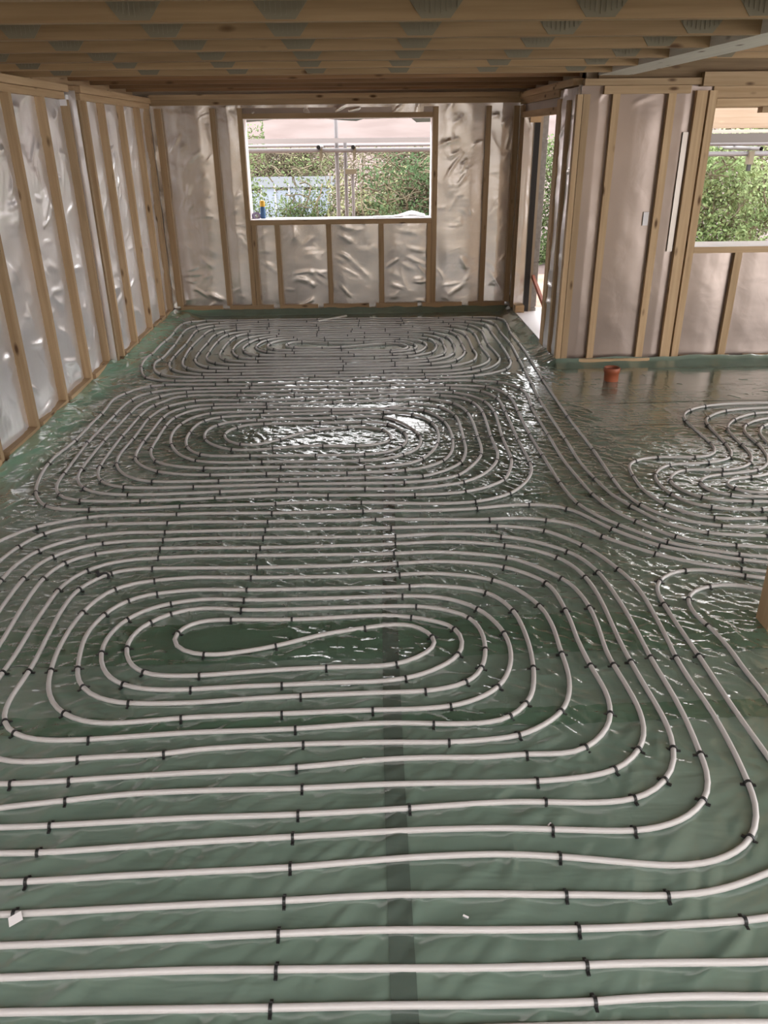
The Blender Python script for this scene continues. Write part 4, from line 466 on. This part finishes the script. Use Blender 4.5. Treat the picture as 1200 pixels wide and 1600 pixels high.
# far from the walls the coarse grid is enough; beside them the turned-up edge is worked out point by point
HZ = bil(CZ, CX, CY, .04, MX, MY)
edge = (MX < -1.75) | ((MY > 9.62) & (MX < 1.85)) | ((MY > 7.1) & (MX > 1.6) & (MX < 1.82)) | ((MY > 6.98) & (MY < 7.2) & (MX > 1.7))
for j, i in zip(*np.nonzero(edge & (MX < 4.1))): HZ[j, i] = sheet_z(GX[i], GY[j])
FH = np.zeros_like(HZ)
rs = random.Random(11)
def fold(x, y, ang, L_, w, h, bend):
    i0, i1 = np.searchsorted(GX, (x-L_, x+L_)); j0, j1 = np.searchsorted(GY, (y-L_, y+L_))
    if i1-i0 < 2 or j1-j0 < 2: return
    X = MX[j0:j1, i0:i1]-x; Y = MY[j0:j1, i0:i1]-y; c, s_ = math.cos(ang), math.sin(ang)
    u = X*c+Y*s_; v = -X*s_+Y*c - bend*u*u
    ww = w*(1-.5*np.clip(np.abs(u)/L_, 0, 1))
    g = h*np.exp(-(v/ww)**2)*np.clip(1-(u/(L_*.92))**2, 0, 1)
    FH[j0:j1, i0:i1] = np.maximum(FH[j0:j1, i0:i1], g)
R_ = math.radians
for n_ in range(9000):                                   # gathered middle of the room
    x = rs.uniform(-2.0, 1.75); y = rs.uniform(2.6, 6.95)
    if noise.noise(Vector((x*.9, y*1.1, 31))) + .5*rs.random() < (-.02 if x > -1 else -.3): continue
    a = rs.gauss(-34, 24) if x > -.9 else rs.gauss(-2, 20)
    fold(x, y, R_(a), rs.uniform(.03, .12), rs.uniform(.011, .017), rs.uniform(.004, .0105), rs.gauss(0, 1.5))
for n_ in range(2400):                                   # right of the room, where the feeds run
    x = rs.uniform(1.0, 3.0); y = rs.uniform(2.0, 5.4)
    fold(x, y, R_(rs.gauss(-38 if y < 3.6 else -15, 24)), rs.uniform(.04, .16), rs.uniform(.011, .017), rs.uniform(.004, .0105), rs.gauss(0, 1.5))
for n_ in range(900):                                    # between the bends of the near spiral
    x = rs.uniform(-1.6, 1.3); y = rs.uniform(2.0, 2.7)
    fold(x, y, R_(rs.gauss(-30 if x > 0 else 5, 22)), rs.uniform(.04, .14), rs.uniform(.011, .017), rs.uniform(.003, .009), rs.gauss(0, 1.5))
for n_ in range(420):                                    # long soft diagonal folds in the foreground
    x = rs.uniform(-1.4, 1.5); y = rs.uniform(1.0, 2.3)
    fold(x, y, R_(rs.gauss(44, 12)), rs.uniform(.07, .24), rs.uniform(.014, .04), rs.uniform(.003, .011), rs.gauss(0, .6))
for n_ in range(260):                                    # far end and the wing
    x = rs.uniform(-1.9, 3.9); y = rs.uniform(5.2, 9.4)
    fold(x, y, R_(rs.gauss(-20, 45)), rs.uniform(.03, .1), rs.uniform(.012, .018), rs.uniform(.001, .004), rs.gauss(0, 1.5))
for n_ in range(420):                                    # puckers in the turned-up edge along the left wall
    x = rs.uniform(-2.3, -1.95); y = rs.uniform(2.8, 9.4)
    fold(x, y, R_(rs.gauss(75, 28)), rs.uniform(.04, .16), rs.uniform(.013, .022), rs.uniform(.003, .012), rs.gauss(0, 1.5))
for n_ in range(60):                                     # crinkled patch beside the doorway
    fold(rs.gauss(1.68, .07), rs.gauss(7.3, .3), R_(rs.gauss(-15, 30)), rs.uniform(.03, .09), .014, rs.uniform(.004, .009), 0)
HZ = HZ+FH
def hz(x, y):
    x = np.asarray(x, float); y = np.asarray(y, float)
    i = np.clip(np.searchsorted(GX, x)-1, 0, len(GX)-2); j = np.clip(np.searchsorted(GY, y)-1, 0, len(GY)-2)
    u = (x-GX[i])/(GX[i+1]-GX[i]); v = (y-GY[j])/(GY[j+1]-GY[j])
    return HZ[j, i]*(1-u)*(1-v)+HZ[j, i+1]*u*(1-v)+HZ[j+1, i]*(1-u)*v+HZ[j+1, i+1]*u*v
def grid_mesh(name, X, Y, Z, keep, mat, parent=None):
    ny, nx = X.shape; idx = np.arange(ny*nx).reshape(ny, nx)
    q = np.stack([idx[:-1, :-1], idx[:-1, 1:], idx[1:, 1:], idx[1:, :-1]], -1)[keep]
    used_, inv = np.unique(q, return_inverse=True); inv = inv.reshape(-1)
    co = np.stack([X.ravel(), Y.ravel(), Z.ravel()], -1)[used_]
    me = bpy.data.meshes.new(name); me.vertices.add(len(co)); me.vertices.foreach_set('co', co.astype(np.float32).ravel())
    n = len(q); me.loops.add(n*4); me.loops.foreach_set('vertex_index', inv.astype(np.int32)); me.polygons.add(n)
    me.polygons.foreach_set('loop_start', np.arange(0, n*4, 4, dtype=np.int32)); me.polygons.foreach_set('use_smooth', np.ones(n, dtype=bool))
    me.update(calc_edges=True); me.validate()
    return link(name, me, mat, parent)
cx = (GX[:-1]+GX[1:])/2; cy = (GY[:-1]+GY[1:])/2
lim = np.array([(XL1 if y < 7.27 else XL2)+.004+.012*noise.noise(Vector((y*3, 9, 0))) for y in cy])
KX, KY = np.meshgrid(cx, cy)
keep = (KX > lim[:, None]) & ((KY < YW-.02) | ((KX < XR-.012) & (KY < YB-.004)))
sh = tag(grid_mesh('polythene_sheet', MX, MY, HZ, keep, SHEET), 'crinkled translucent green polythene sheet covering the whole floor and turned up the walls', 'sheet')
def sheet_patch(name, x0, x1, y0, y1, step, mat, dz, wob):
    nx, ny = max(2, round((x1-x0)/step)), max(3, round((y1-y0)/step)); xs = np.linspace(x0, x1, nx+1); t = np.linspace(0, 1, ny+1)
    wv = np.array([wob*noise.noise(Vector((x*.9, y0, 4))) for x in xs]); X, T = np.meshgrid(xs, t); Y = y0+(y1-y0)*T+wv[None, :]
    return grid_mesh(name, X, Y, hz(X, Y)+dz, np.ones((ny, nx), bool), mat, sh)
sheet_patch('overlap_band', -2.1, 3.9, 2.67, 2.96, .0103, LAP, .002, .06)
sheet_patch('overlap_band', -2.1, 3.9, 2.245, 2.345, .0103, LAP, .002, .04)
sheet_patch('overlap_band', -2.0, 2.6, 4.25, 4.29, .0103, LAP, .002, .08)
sheet_patch('overlap_band', 1.95, 3.9, 6.0, 6.03, .0103, LAP, .002, .05)
sheet_patch('overlap_band', 1.95, 3.9, 5.45, 5.47, .0103, LAP, .002, .05)
# strip of tape running away from the camera over the laps
Y_ = np.linspace(-1.4, 9.4, 1000); t_ = np.maximum(0, (Y_-1.19)/8.1); xc = .068+.36*t_**1.7
X = xc[:, None]+np.linspace(-.034, .034, 7)[None, :]; Y = np.repeat(Y_[:, None], 7, 1)
grid_mesh('joint_tape', X, Y, hz(X, Y)+.0032, np.ones((999, 6), bool), TAPE, sh)

# ================================================================== UNDERFLOOR HEATING PIPES
RP = .0095
def clip_mesh():
    mb = MB(); r0, r1, w = RP+.0008, RP+.0042, .0045; n = 10; zc = RP
    ang = [math.pi*(1-i/n) for i in range(n+1)]
    inner = [(-r0, -zc)]+[(r0*math.cos(a), r0*math.sin(a)) for a in ang]+[(r0, -zc)]
    outer = [(-r1-.002, -zc)]+[(r1*math.cos(a), r1*math.sin(a)) for a in ang]+[(r1+.002, -zc)]
    N = len(inner)
    for s in (-w, w):
        for p in inner: mb.v.append((s, p[0], p[1]))
        for p in outer: mb.v.append((s, p[0], p[1]))
    for i in range(N-1):
        a = i; mb.f += [(a, a+1, N+a+1, N+a), (2*N+a, 3*N+a, 3*N+a+1, 2*N+a+1), (N+a, N+a+1, 3*N+a+1, 3*N+a), (a, 2*N+a, 2*N+a+1, a+1)]
    mb.box(-w, w, -r1-.011, -r1-.001, -zc, -zc+.006); mb.box(-w, w, r1+.001, r1+.011, -zc, -zc+.006)   # barbed feet
    return mb.mesh('pipe_clip')
CLIP = clip_mesh(); CLIP.materials.append(BLACK)
PIPE_LABELS = {
 'front': 'white heating pipe coiled in the nearest, largest spiral on the green sheet',
 'middle': 'white heating pipe coiled in the middle spiral of the room, where the sheet shines brightest',
 'far': 'white heating pipe coiled in the farthest spiral below the back window',
 'wing': 'heating pipe of the zigzag-edged coil at the right, near the drain pipe stub',
 'bottom': 'heating pipe of the nearest runs whose right bend passes farther from the timber post',
 'bottom2': 'heating pipe with the hairpin bend closest to the timber post'}
curves = {}
for key, pts in PIPES.items():
    c = CURVE[key]; curves[key] = c
    mb = MB(); mb.tube([(p.x, p.y, max(RP+.0015, sheet_z(p.x, p.y)+RP+.0005)) for p in c], RP, 12)
    o = link('heating_pipe', mb.mesh('heating_pipe', True, recalc=False), PIPE); tag(o, PIPE_LABELS[key], 'pipe', 'underfloor heating circuits')
    curves[key] = (c, o)
grid = {}
for key, (c, o) in curves.items():
    for i, p in enumerate(c): grid.setdefault((int(p.x//.1), int(p.y//.1)), []).append((key, i, p))
used = []
for (x, y) in CLIPS:
    best = None
    for gx in (-1, 0, 1):
        for gy in (-1, 0, 1):
            for key, i, p in grid.get((int(x//.1)+gx, int(y//.1)+gy), ()):
                d = (p.x-x)**2+(p.y-y)**2
                if best is None or d < best[0]: best = (d, key, i, p)
    if best is None or best[0] > .05**2: continue
    d, key, i, p = best
    if any((p-u).length < .03 for u in used): continue
    used.append(p.copy())
    c, o = curves[key]; t = c[min(i+1, len(c)-1)]-c[max(i-1, 0)]
    k = bpy.data.objects.new('pipe_clip', CLIP); COL.objects.link(k); k.parent = o
    k.location = (p.x, p.y, max(RP+.0015, sheet_z(p.x, p.y)+RP+.0005)); k.rotation_euler = (0, 0, math.atan2(t.y, t.x))

# ================================================================== LOOSE THINGS ON THE FLOOR
o = link('loose_pipe_clip', CLIP); o.location = (-1.286, 3.349, .022); o.rotation_euler = (1.45, 0, 2.4); o.scale = (1.3, 2.2, 2.6)
tag(o, 'loose black pipe clip lying on the green sheet between pipe loops', 'clip')
# terracotta drain stub
mb = MB(); n = 28; ro, ri, h = .062, .055, .118
prof = [(ro, 0), (ro, h-.045), (ro+.007, h-.042), (ro+.007, h-.004), (ro+.004, h), (ri+.004, h), (ri, h-.01), (ri, .012)]
for r, z in prof:
    for k in range(n): mb.v.append((r*math.cos(2*math.pi*k/n), r*math.sin(2*math.pi*k/n), z))
for j in range(len(prof)-1):
    for k in range(n): a = j*n+k; b_ = j*n+(k+1) % n; mb.f.append((a, b_, b_+n, a+n))
ds = mb.obj('drain_pipe', CLAY, None, True); ds.location = (2.158, 6.64, .0); tag(ds, 'terracotta plastic drain pipe stub standing up through the green sheet by the right wall', 'pipe')
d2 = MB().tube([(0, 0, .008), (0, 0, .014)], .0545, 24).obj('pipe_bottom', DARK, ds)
# timber post at the right edge of the view
po = bx('timber_post', 1.715, 1.83, 2.79, 2.90, .001, 2.335, WOOD[2], None, .003); tag(po, 'rough timber post standing on the green sheet, only its foot in view at the right', 'post')
# pale offcut near the back wall
mb = MB().box(-.21, .21, -.014, .014, 0, .012); o = mb.obj('pale_batten', plain('pale_plastic', (.62, .60, .56), .5)); o.location = (-.35, 9.29, .021); o.rotation_euler = (0, 0, .69)
tag(o, 'short pale strip lying across the pipes near the back wall', 'strip')
# paper scrap on a clip at lower left
mb = MB(); pts = [(-.02, -.012, 0), (.016, -.015, .002), (.021, .012, .006), (-.013, .015, .004)]
mb.poly(pts+[(x, y, z+.0012) for x, y, z in pts], [(0, 1, 2, 3), (7, 6, 5, 4), (0, 4, 5, 1), (1, 5, 6, 2), (2, 6, 7, 3), (3, 7, 4, 0)])
o = mb.obj('paper_scrap', WHITE); o.location = (-.985, 1.492, .0215); o.rotation_euler = (0, .0, .7); tag(o, 'tiny white paper scrap stuck on a clip at the lower left', 'scrap')
for i, (x, y, lb) in enumerate(((-.735, 1.635, 'tiny white crumb on the sheet at the left, among the nearest straight runs'), (-.46, 1.86, 'tiny white crumb on the sheet left of the joint tape, farthest of the crumbs'),
                                (.25, 1.47, 'tiny white crumb on the sheet just right of the joint tape'), (.55, 1.78, 'tiny white crumb on the sheet at the right, near the pipe bends'))):
    mb = MB().box(-.008, .008, -.0025, .0025, 0, .003); o = mb.obj('insulation_crumb', WHITE); o.location = (x, y, .004); o.rotation_euler = (0, 0, i*1.3)
    tag(o, lb, 'crumb', 'white crumbs on the green sheet')

# ================================================================== WINDOW SILL THINGS
sb = empty('foam_bottle', (-1.145, 9.94, W1[2]+.004)); tag(sb, 'small blue bottle with yellow cap standing at the left of the back window sill', 'bottle')
def lathe(name, prof, mat, parent, n=16):
    mb = MB()
    for r, z in prof:
        for k in range(n): mb.v.append((r*math.cos(2*math.pi*k/n), r*math.sin(2*math.pi*k/n), z))
    for j in range(len(prof)-1):
        for k in range(n): a = j*n+k; b_ = j*n+(k+1) % n; mb.f.append((a, b_, b_+n, a+n))
    mb.f.append(tuple(range(n))[::-1]); mb.f.append(tuple((len(prof)-1)*n+k for k in range(n)))
    return mb.obj(name, mat, parent, True)
lathe('body', [(.03, 0), (.032, .01), (.032, .115), (.02, .135)], plain('blue_label', (.05, .13, .28), .4), sb)
lathe('cap', [(.028, .130), (.030, .135), (.028, .19), (.012, .2)], plain('yellow_cap', (.75, .42, .04), .4), sb)
tr = empty('tape_roll', (-1.225, 9.93, W1[2]+.03)); tr.rotation_euler = (1.45, 0, .4); tag(tr, 'purple-grey roll of tape leaning beside the blue bottle on the sill', 'roll')
n = 24
for nm, a, b2, w_, mt in (('tape', .024, .046, .022, plain('purple_tape', (.28, .22, .34), .5)), ('core', .019, .024, .024, plain('card_core', (.4, .33, .3), .8))):
    mb = MB()
    for r, z in ((a, -w_), (b2, -w_), (b2, w_), (a, w_)):
        for k in range(n): mb.v.append((r*math.cos(2*math.pi*k/n), r*math.sin(2*math.pi*k/n), z))
    for j in range(4):
        for k in range(n): mb.f.append((j*n+k, j*n+(k+1) % n, ((j+1) % 4)*n+(k+1) % n, ((j+1) % 4)*n+k))
    mb.obj(nm, mt, tr)
mb = MB(); nx, ny = 26, 8
for s in (0, .006):
    for j in range(ny+1):
        for i in range(nx+1):
            x = .15+.62*i/nx; y = 9.84+.16*j/ny; t = i/nx
            mb.v.append((x, y, W1[2]+.005+s+.05*math.exp(-((t-.75)/.22)**2)*(.4+.6*j/ny)+.012*abs(noise.noise(Vector((x*9, y*12, 0))))*min(1, t*4)))
M_ = (nx+1)*(ny+1)
for j in range(ny):
    for i in range(nx):
        k = j*(nx+1)+i; mb.f += [(k, k+nx+1, k+nx+2, k+1), (M_+k, M_+k+1, M_+k+nx+2, M_+k+nx+1)]
for i in range(nx): mb.f += [(i, i+1, M_+i+1, M_+i), (ny*(nx+1)+i, M_+ny*(nx+1)+i, M_+ny*(nx+1)+i+1, ny*(nx+1)+i+1)]
o = mb.obj('membrane_offcut', WHITE, None, True); tag(o, 'crumpled white membrane offcut lying on the right half of the back window sill', 'sheet')
# leaning red-brown plank in the doorway
mb = MB().box(-.022, .022, -.016, .016, -.66, .66); o = mb.obj('leaning_plank', RUST); o.location = (2.0, 8.78, .255)
d = Vector((.0, 1.05, .32)).normalized(); o.rotation_euler = d.to_track_quat('Z', 'X').to_euler(); tag(o, 'thin red-brown timber leaning across the doorway on the white threshold', 'plank')

# ================================================================== OUTSIDE
gm = MB(); nx, ny = 60, 60
for j in range(ny+1):
    for i in range(nx+1):
        x = -60+120*i/nx; y = 7.5+90*(j/ny)**1.6
        z = -.17+.04*noise.noise(Vector((x*.6, y*.6, 0)))
        if y > 20: z += (y-20)*.075+max(0, y-40)*.10
        gm.v.append((x, y, z))
gm.f = [(j*(nx+1)+i, j*(nx+1)+i+1, (j+1)*(nx+1)+i+1, (j+1)*(nx+1)+i) for j in range(ny) for i in range(nx)]
gr = link('ground', gm.mesh('ground', True, recalc=False), FIELD); structure(gr)
yd = structure(MB().box(2.13, 12, 7.5, 13, -.4, -.09).box(-8, 2.13, 10.02, 13, -.4, -.09).obj('yard', EARTH))
# white house on the hill
hs = empty('white_house', (3.6, 52, 1.9)); tag(hs, 'distant white house with a low roof on the red hillside', 'house')
wz = MB().box(-.95, 1.6, 0, 2, -1.5, .33).obj('wall', plain('white_render', (.36, .35, .36), .8), hs)
mb = MB(); mb.poly([(-1.05, -.1, .33), (1.7, -.1, .33), (1.7, 2.1, .33), (-1.05, 2.1, .33), (-1.05, 1, .46), (1.7, 1, .46)], [(0, 1, 5, 4), (2, 3, 4, 5), (0, 4, 3), (1, 2, 5), (0, 3, 2, 1)])
mb.obj('roof', plain('pale_roof', (.42, .40, .41), .7), hs)
for x in (-.55, -.2): MB().box(x, x+.2, -.02, .01, .02, .2).obj('window', plain('grey_glass', (.35, .36, .4), .2), hs)
# pale greenhouse
gh = empty('greenhouse', (-1.5, 16.6, -.2)); tag(gh, 'pale blue glazed shed behind the ivy trees, seen through the back window', 'shed')
GL = plain('pale_blue_panel', (.25, .285, .345), .3)
for k in range(7): MB().box(-.95+.27*k, -.70+.27*k, 0, .03, 0, 1.25-.05*(k % 2)).obj('panel', GL, gh)
for k in range(8): MB().box(-.97+.27*k, -.94+.27*k, -.02, .05, 0, 1.3).obj('glazing_bar', plain('grey_bar', (.4, .4, .42), .5), gh)
mb = MB(); mb.poly([(-1, -.05, 1.26), (1, -.05, 1.26), (1, 1.5, 1.28), (-1, 1.5, 1.28), (-1, .7, 1.42), (1, .7, 1.42)], [(0, 1, 5, 4), (2, 3, 4, 5), (0, 4, 3), (1, 2, 5), (0, 3, 2, 1)]); mb.obj('roof', plain('dull_roof', (.085, .09, .10), .8, 0, .2), gh)
# scaffold outside the back window
YS = 11.2
sc = empty('scaffold', (-.2, YS, -.1)); tag(sc, 'galvanised tube scaffold standing just outside the back window', 'scaffold')
def sct(name, a, b2, r=.024, mat=TUBE, parent=sc):
    o = MB().tube([Vector(a)-parent.location, Vector(b2)-parent.location], r, 12, caps=False).obj(name, mat, parent, True); return o
sct('standard', (-.285, YS, -.1), (-.285, YS, 3.2), .026); sct('standard', (-.175, YS+.06, -.1), (-.175, YS+.06, 1.9)); sct('standard', (-.085, YS, -.1), (-.085, YS, 1.56), .02)
sct('standard', (-2.2, YS, -.1), (-2.2, YS, 3.2)); sct('standard', (1.9, YS, -.1), (1.9, YS, 3.2))
sct('ledger', (-2.6, YS-.05, 1.79), (2.4, YS-.05, 1.775), .027); sct('ledger', (-2.6, YS+.6, 1.835), (2.4, YS+.6, 1.83), .02)
for x in (-.50, -.07):
    sct('transom', (x, YS-.38, 1.822), (x, YS+1.2, 1.822), .026)
    MB().tube([(x+.2, -.38, 1.922), (x+.2, -.376, 1.922)], .022, 12).obj('tube_bore', DARK, sc)
    MB().box(x+.2+.01, x+.2+.035, -.10, -.06, 1.80, 1.93).obj('coupler', STEEL, sc); MB().box(x+.2-.005, x+.2+.02, -.11, -.07, 1.78-.02, 1.88).obj('coupler', STEEL, sc)
MB().box(-.14+.2-.04, -.085+.2+.05, -.05, .05, 1.60, 1.66).obj('coupler', STEEL, sc)
MB().box(-2.4, 2.6, -.12, -.08, 1.97, 2.025).obj('toe_board', plain('weathered_white_board', (.33, .30, .30), .6), sc)
# tarpaulin edge hanging at the top of the window
mb = MB(); n = 40
for s in (0, .01):
    for i in range(n+1):
        x = -1.7+3.2*i/n; sag = .05+.045*(.5+.5*math.sin(i*.33+.5))*(1 if i < 22 else .5)+(.06 if 29 < i < 34 else 0)
        mb.v += [(x, 10.55+s, 2.32), (x, 10.5+s+.03*math.sin(i*.5), 2.20-sag)]
K = 2*(n+1)
for i in range(n): a = 2*i; mb.f += [(a, a+1, a+3, a+2), (K+a, K+a+2, K+a+3, K+a+1), (a+1, K+a+1, K+a+3, a+3)]
o = mb.obj('tarpaulin', plain('grey_green_tarp', (.16, .18, .17), .5), None, True); tag(o, 'grey-green tarpaulin edge sagging across the top of the back window', 'tarpaulin')
# scaffold outside the wing window
s2 = empty('scaffold', (5.6, YS, -.1)); tag(s2, 'dark scaffold tubes and boards outside the right-hand window', 'scaffold')
sct('ledger', (4.1, YS, 1.69), (8.4, YS, 1.68), .03, TUBE, s2); sct('ledger', (4.1, YS+.5, 1.80), (8.4, YS+.5, 1.79), .024, TUBE, s2)
sct('standard', (7.6, YS, -.1), (7.6, YS, 3), .026, TUBE, s2)
sct('transom', (5.13, YS-.3, 1.75), (5.13, YS+1.1, 1.75), .026, TUBE, s2)
MB().box(-.5, -.44, -.07, .03, 1.66, 1.82).obj('coupler', STEEL, s2); MB().box(-.49, -.45, -.05, .0, 1.58, 1.70).obj('coupler', DARK, s2)
bx('toe_board', 4.1, 8.4, YS-.08, YS-.04, 1.82, 1.93, plain('dark_board', (.10, .085, .075), .7), s2)
bx('scaffold_board', 4.1, 8.4, YS-.02, YS+.22, 1.935, 1.975, plain('bleached_board', (.4, .36, .31), .7), s2)
mb = MB(); mb.poly([(4.55, YS+.25, 1.99), (8.2, YS+.25, 1.99), (8.2, YS+.05, 2.48), (4.40, YS+.05, 2.48), (4.55, YS+.27, 1.99), (8.2, YS+.27, 1.99), (8.2, YS+.07, 2.48), (4.40, YS+.07, 2.48)],
    [(0, 1, 2, 3), (7, 6, 5, 4), (0, 4, 5, 1), (1, 5, 6, 2), (2, 6, 7, 3), (3, 7, 4, 0)])
o = mb.obj('plywood_sheet', wood('fresh_plywood', 0, (.36, .26, .185), (.42, .32, .24), (.5, .35, .25))); tag(o, 'pale plywood sheet propped on the scaffold outside the right-hand window', 'board')

# ---- trees and bushes
def branch_pts(p, d, L_, n, wob):
    out = [Vector(p)]; d = Vector(d).normalized()
    for i in range(n):
        d = (d+Vector((random.gauss(0, wob), random.gauss(0, wob), random.gauss(0, wob)*.8))).normalized(); out.append(out[-1]+d*L_/n)
    return out
def bush(name, label, cat, base, rx, ry, h, nleaf, ntwig, leaf, trunk=None, twig=TWIG, lsize=.05, zlow=.0, arch=0., hug=.25):
    root = empty(name, base); tag(root, label, cat, None)
    tm = MB(); tw = MB(); lf = MB(); anchors = []
    stems = trunk or [((0, 0, 0), (random.uniform(-.3, .3), random.uniform(-.2, .2), 1)) for _ in range(4)]
    for p, d in stems:
        b = branch_pts(p, d, h*.85, 9, .14); tm.tube(b, [max(.012, .06*(1-i/10)) for i in range(len(b))], 6); anchors += b[2:]
    for i in range(ntwig):
        a = random.choice(anchors) if i < ntwig*.6 else Vector((random.gauss(0, rx*.6), random.gauss(0, ry*.5), h*random.uniform(.25, 1)))
        b = branch_pts(a, (random.gauss(0, 1), random.gauss(0, .5), random.gauss(.35, .5)-arch), random.uniform(.35, 1.0)*max(rx, .5), 6, .3)
        b = [Vector((max(-rx*1.25, min(rx*1.25, q.x)), max(-ry*1.2, min(ry*1.2, q.y)), max(.02, min(h*1.08, q.z)))) for q in b]
        tw.tube(b, [.010*(1-j/7)+.003 for j in range(len(b))], 4, caps=False); anchors += b[2:] if random.random() < .35 else []
    clumps = [Vector((random.uniform(-1, 1)*rx, random.uniform(-1, 1)*ry, zlow+(h-zlow)*random.random()**1.1)) for _ in range(max(10, nleaf//160))]
    for i in range(nleaf):
        c = random.choice(clumps) if random.random() > hug else random.choice(anchors)
        p = c+Vector((random.gauss(0, .13), random.gauss(0, .13), random.gauss(0, .12)))
        p = Vector((max(-rx*1.3, min(rx*1.3, p.x)), max(-ry*1.25, min(ry*1.25, p.y)), min(h*1.12, abs(p.z))))
        s = lsize*random.uniform(.6, 1.3); n_ = Vector((random.gauss(0, 1), random.gauss(-.5, 1), random.gauss(.7, .8))).normalized()
        u = n_.orthogonal().normalized(); ang = random.random()*6.28; u = (Matrix.Rotation(ang, 3, n_) @ u); v = n_.cross(u)
        k = len(lf.v); lf.v += [tuple(p-u*s), tuple(p+v*s*.5+n_*s*.12), tuple(p+u*s), tuple(p-v*s*.5+n_*s*.12)]; lf.f.append((k, k+1, k+2, k+3))
    tm.obj('trunk', BARK, root, True)
    if tw.v: o = link('twigs', tw.mesh('twigs', True, recalc=False), twig, root); o['kind'] = 'stuff'
    o = link('leaves', lf.mesh('leaves', False, recalc=False), leaf, root); o['kind'] = 'stuff'
    return root
bush('ivy_tree', 'slim ivy-clad tree at the left edge of the back window', 'tree', (-1.95, 13.6, -.2), .36, .3, 2.2, 4500, 60, LEAFS[0], [((0, 0, 0), (0, 0, 1))], lsize=.028, hug=.55)
bush('ivy_tree', 'forked ivy-clad tree in front of the pale blue shed', 'tree', (-1.0, 14.6, -.2), .5, .3, 1.75, 4200, 90, LEAFS[0], [((0, 0, 0), (-.45, 0, 1)), ((0, 0, .15), (.55, 0, 1)), ((0, 0, 0), (.05, 0, 1))], lsize=.026, zlow=.2, hug=.8)
bush('tangled_bush', 'dense tangled bush of bare tan stems over dark green leaves right of the scaffold', 'bush', (.92, 13.2, -.2), .72, .4, 1.75, 8500, 460, LEAFS[2], lsize=.032, arch=.3)
bush('bramble_bush', 'yellow-green bramble with arching stems low behind the scaffold tubes', 'bush', (.12, 14.4, -.2), .5, .4, 1.5, 3800, 260, LEAFS[1], lsize=.032, arch=.3)
bush('bare_hedge', 'bare tan hedge behind the scaffold, left half of the back window', 'hedge', (-1.9, 21.5, .0), 1.6, .5, 1.5, 5000, 1100, LEAFS[1], lsize=.035)
bush('bare_hedge', 'bare tan hedge behind the tangled bush, right half of the back window', 'hedge', (2.2, 20.0, .0), 1.7, .5, 1.55, 5000, 1100, LEAFS[1], lsize=.035)
bush('garden_hedge', 'leafy hedge glimpsed through the doorway beyond the concrete blocks', 'hedge', (3.5, 14.9, -.15), .7, .45, 1.9, 8000, 120, LEAFS[0], lsize=.035)
bush('conifer_bush', 'bright feathery green bush outside the right-hand window, left part', 'bush', (5.3, 12.5, -.3), .62, .45, 2.2, 11000, 200, LEAFB, lsize=.035)
bush('conifer_bush', 'yellow-green feathery bush outside the right-hand window, right part', 'bush', (7.0, 12.7, -.3), .8, .45, 2.2, 11000, 200, LEAFB, lsize=.035)
bush('conifer_bush', 'tall hedge at the back outside the right-hand window', 'hedge', (7.2, 15.6, -.3), 2.0, .5, 2.7, 12000, 200, LEAFS[1], lsize=.05)
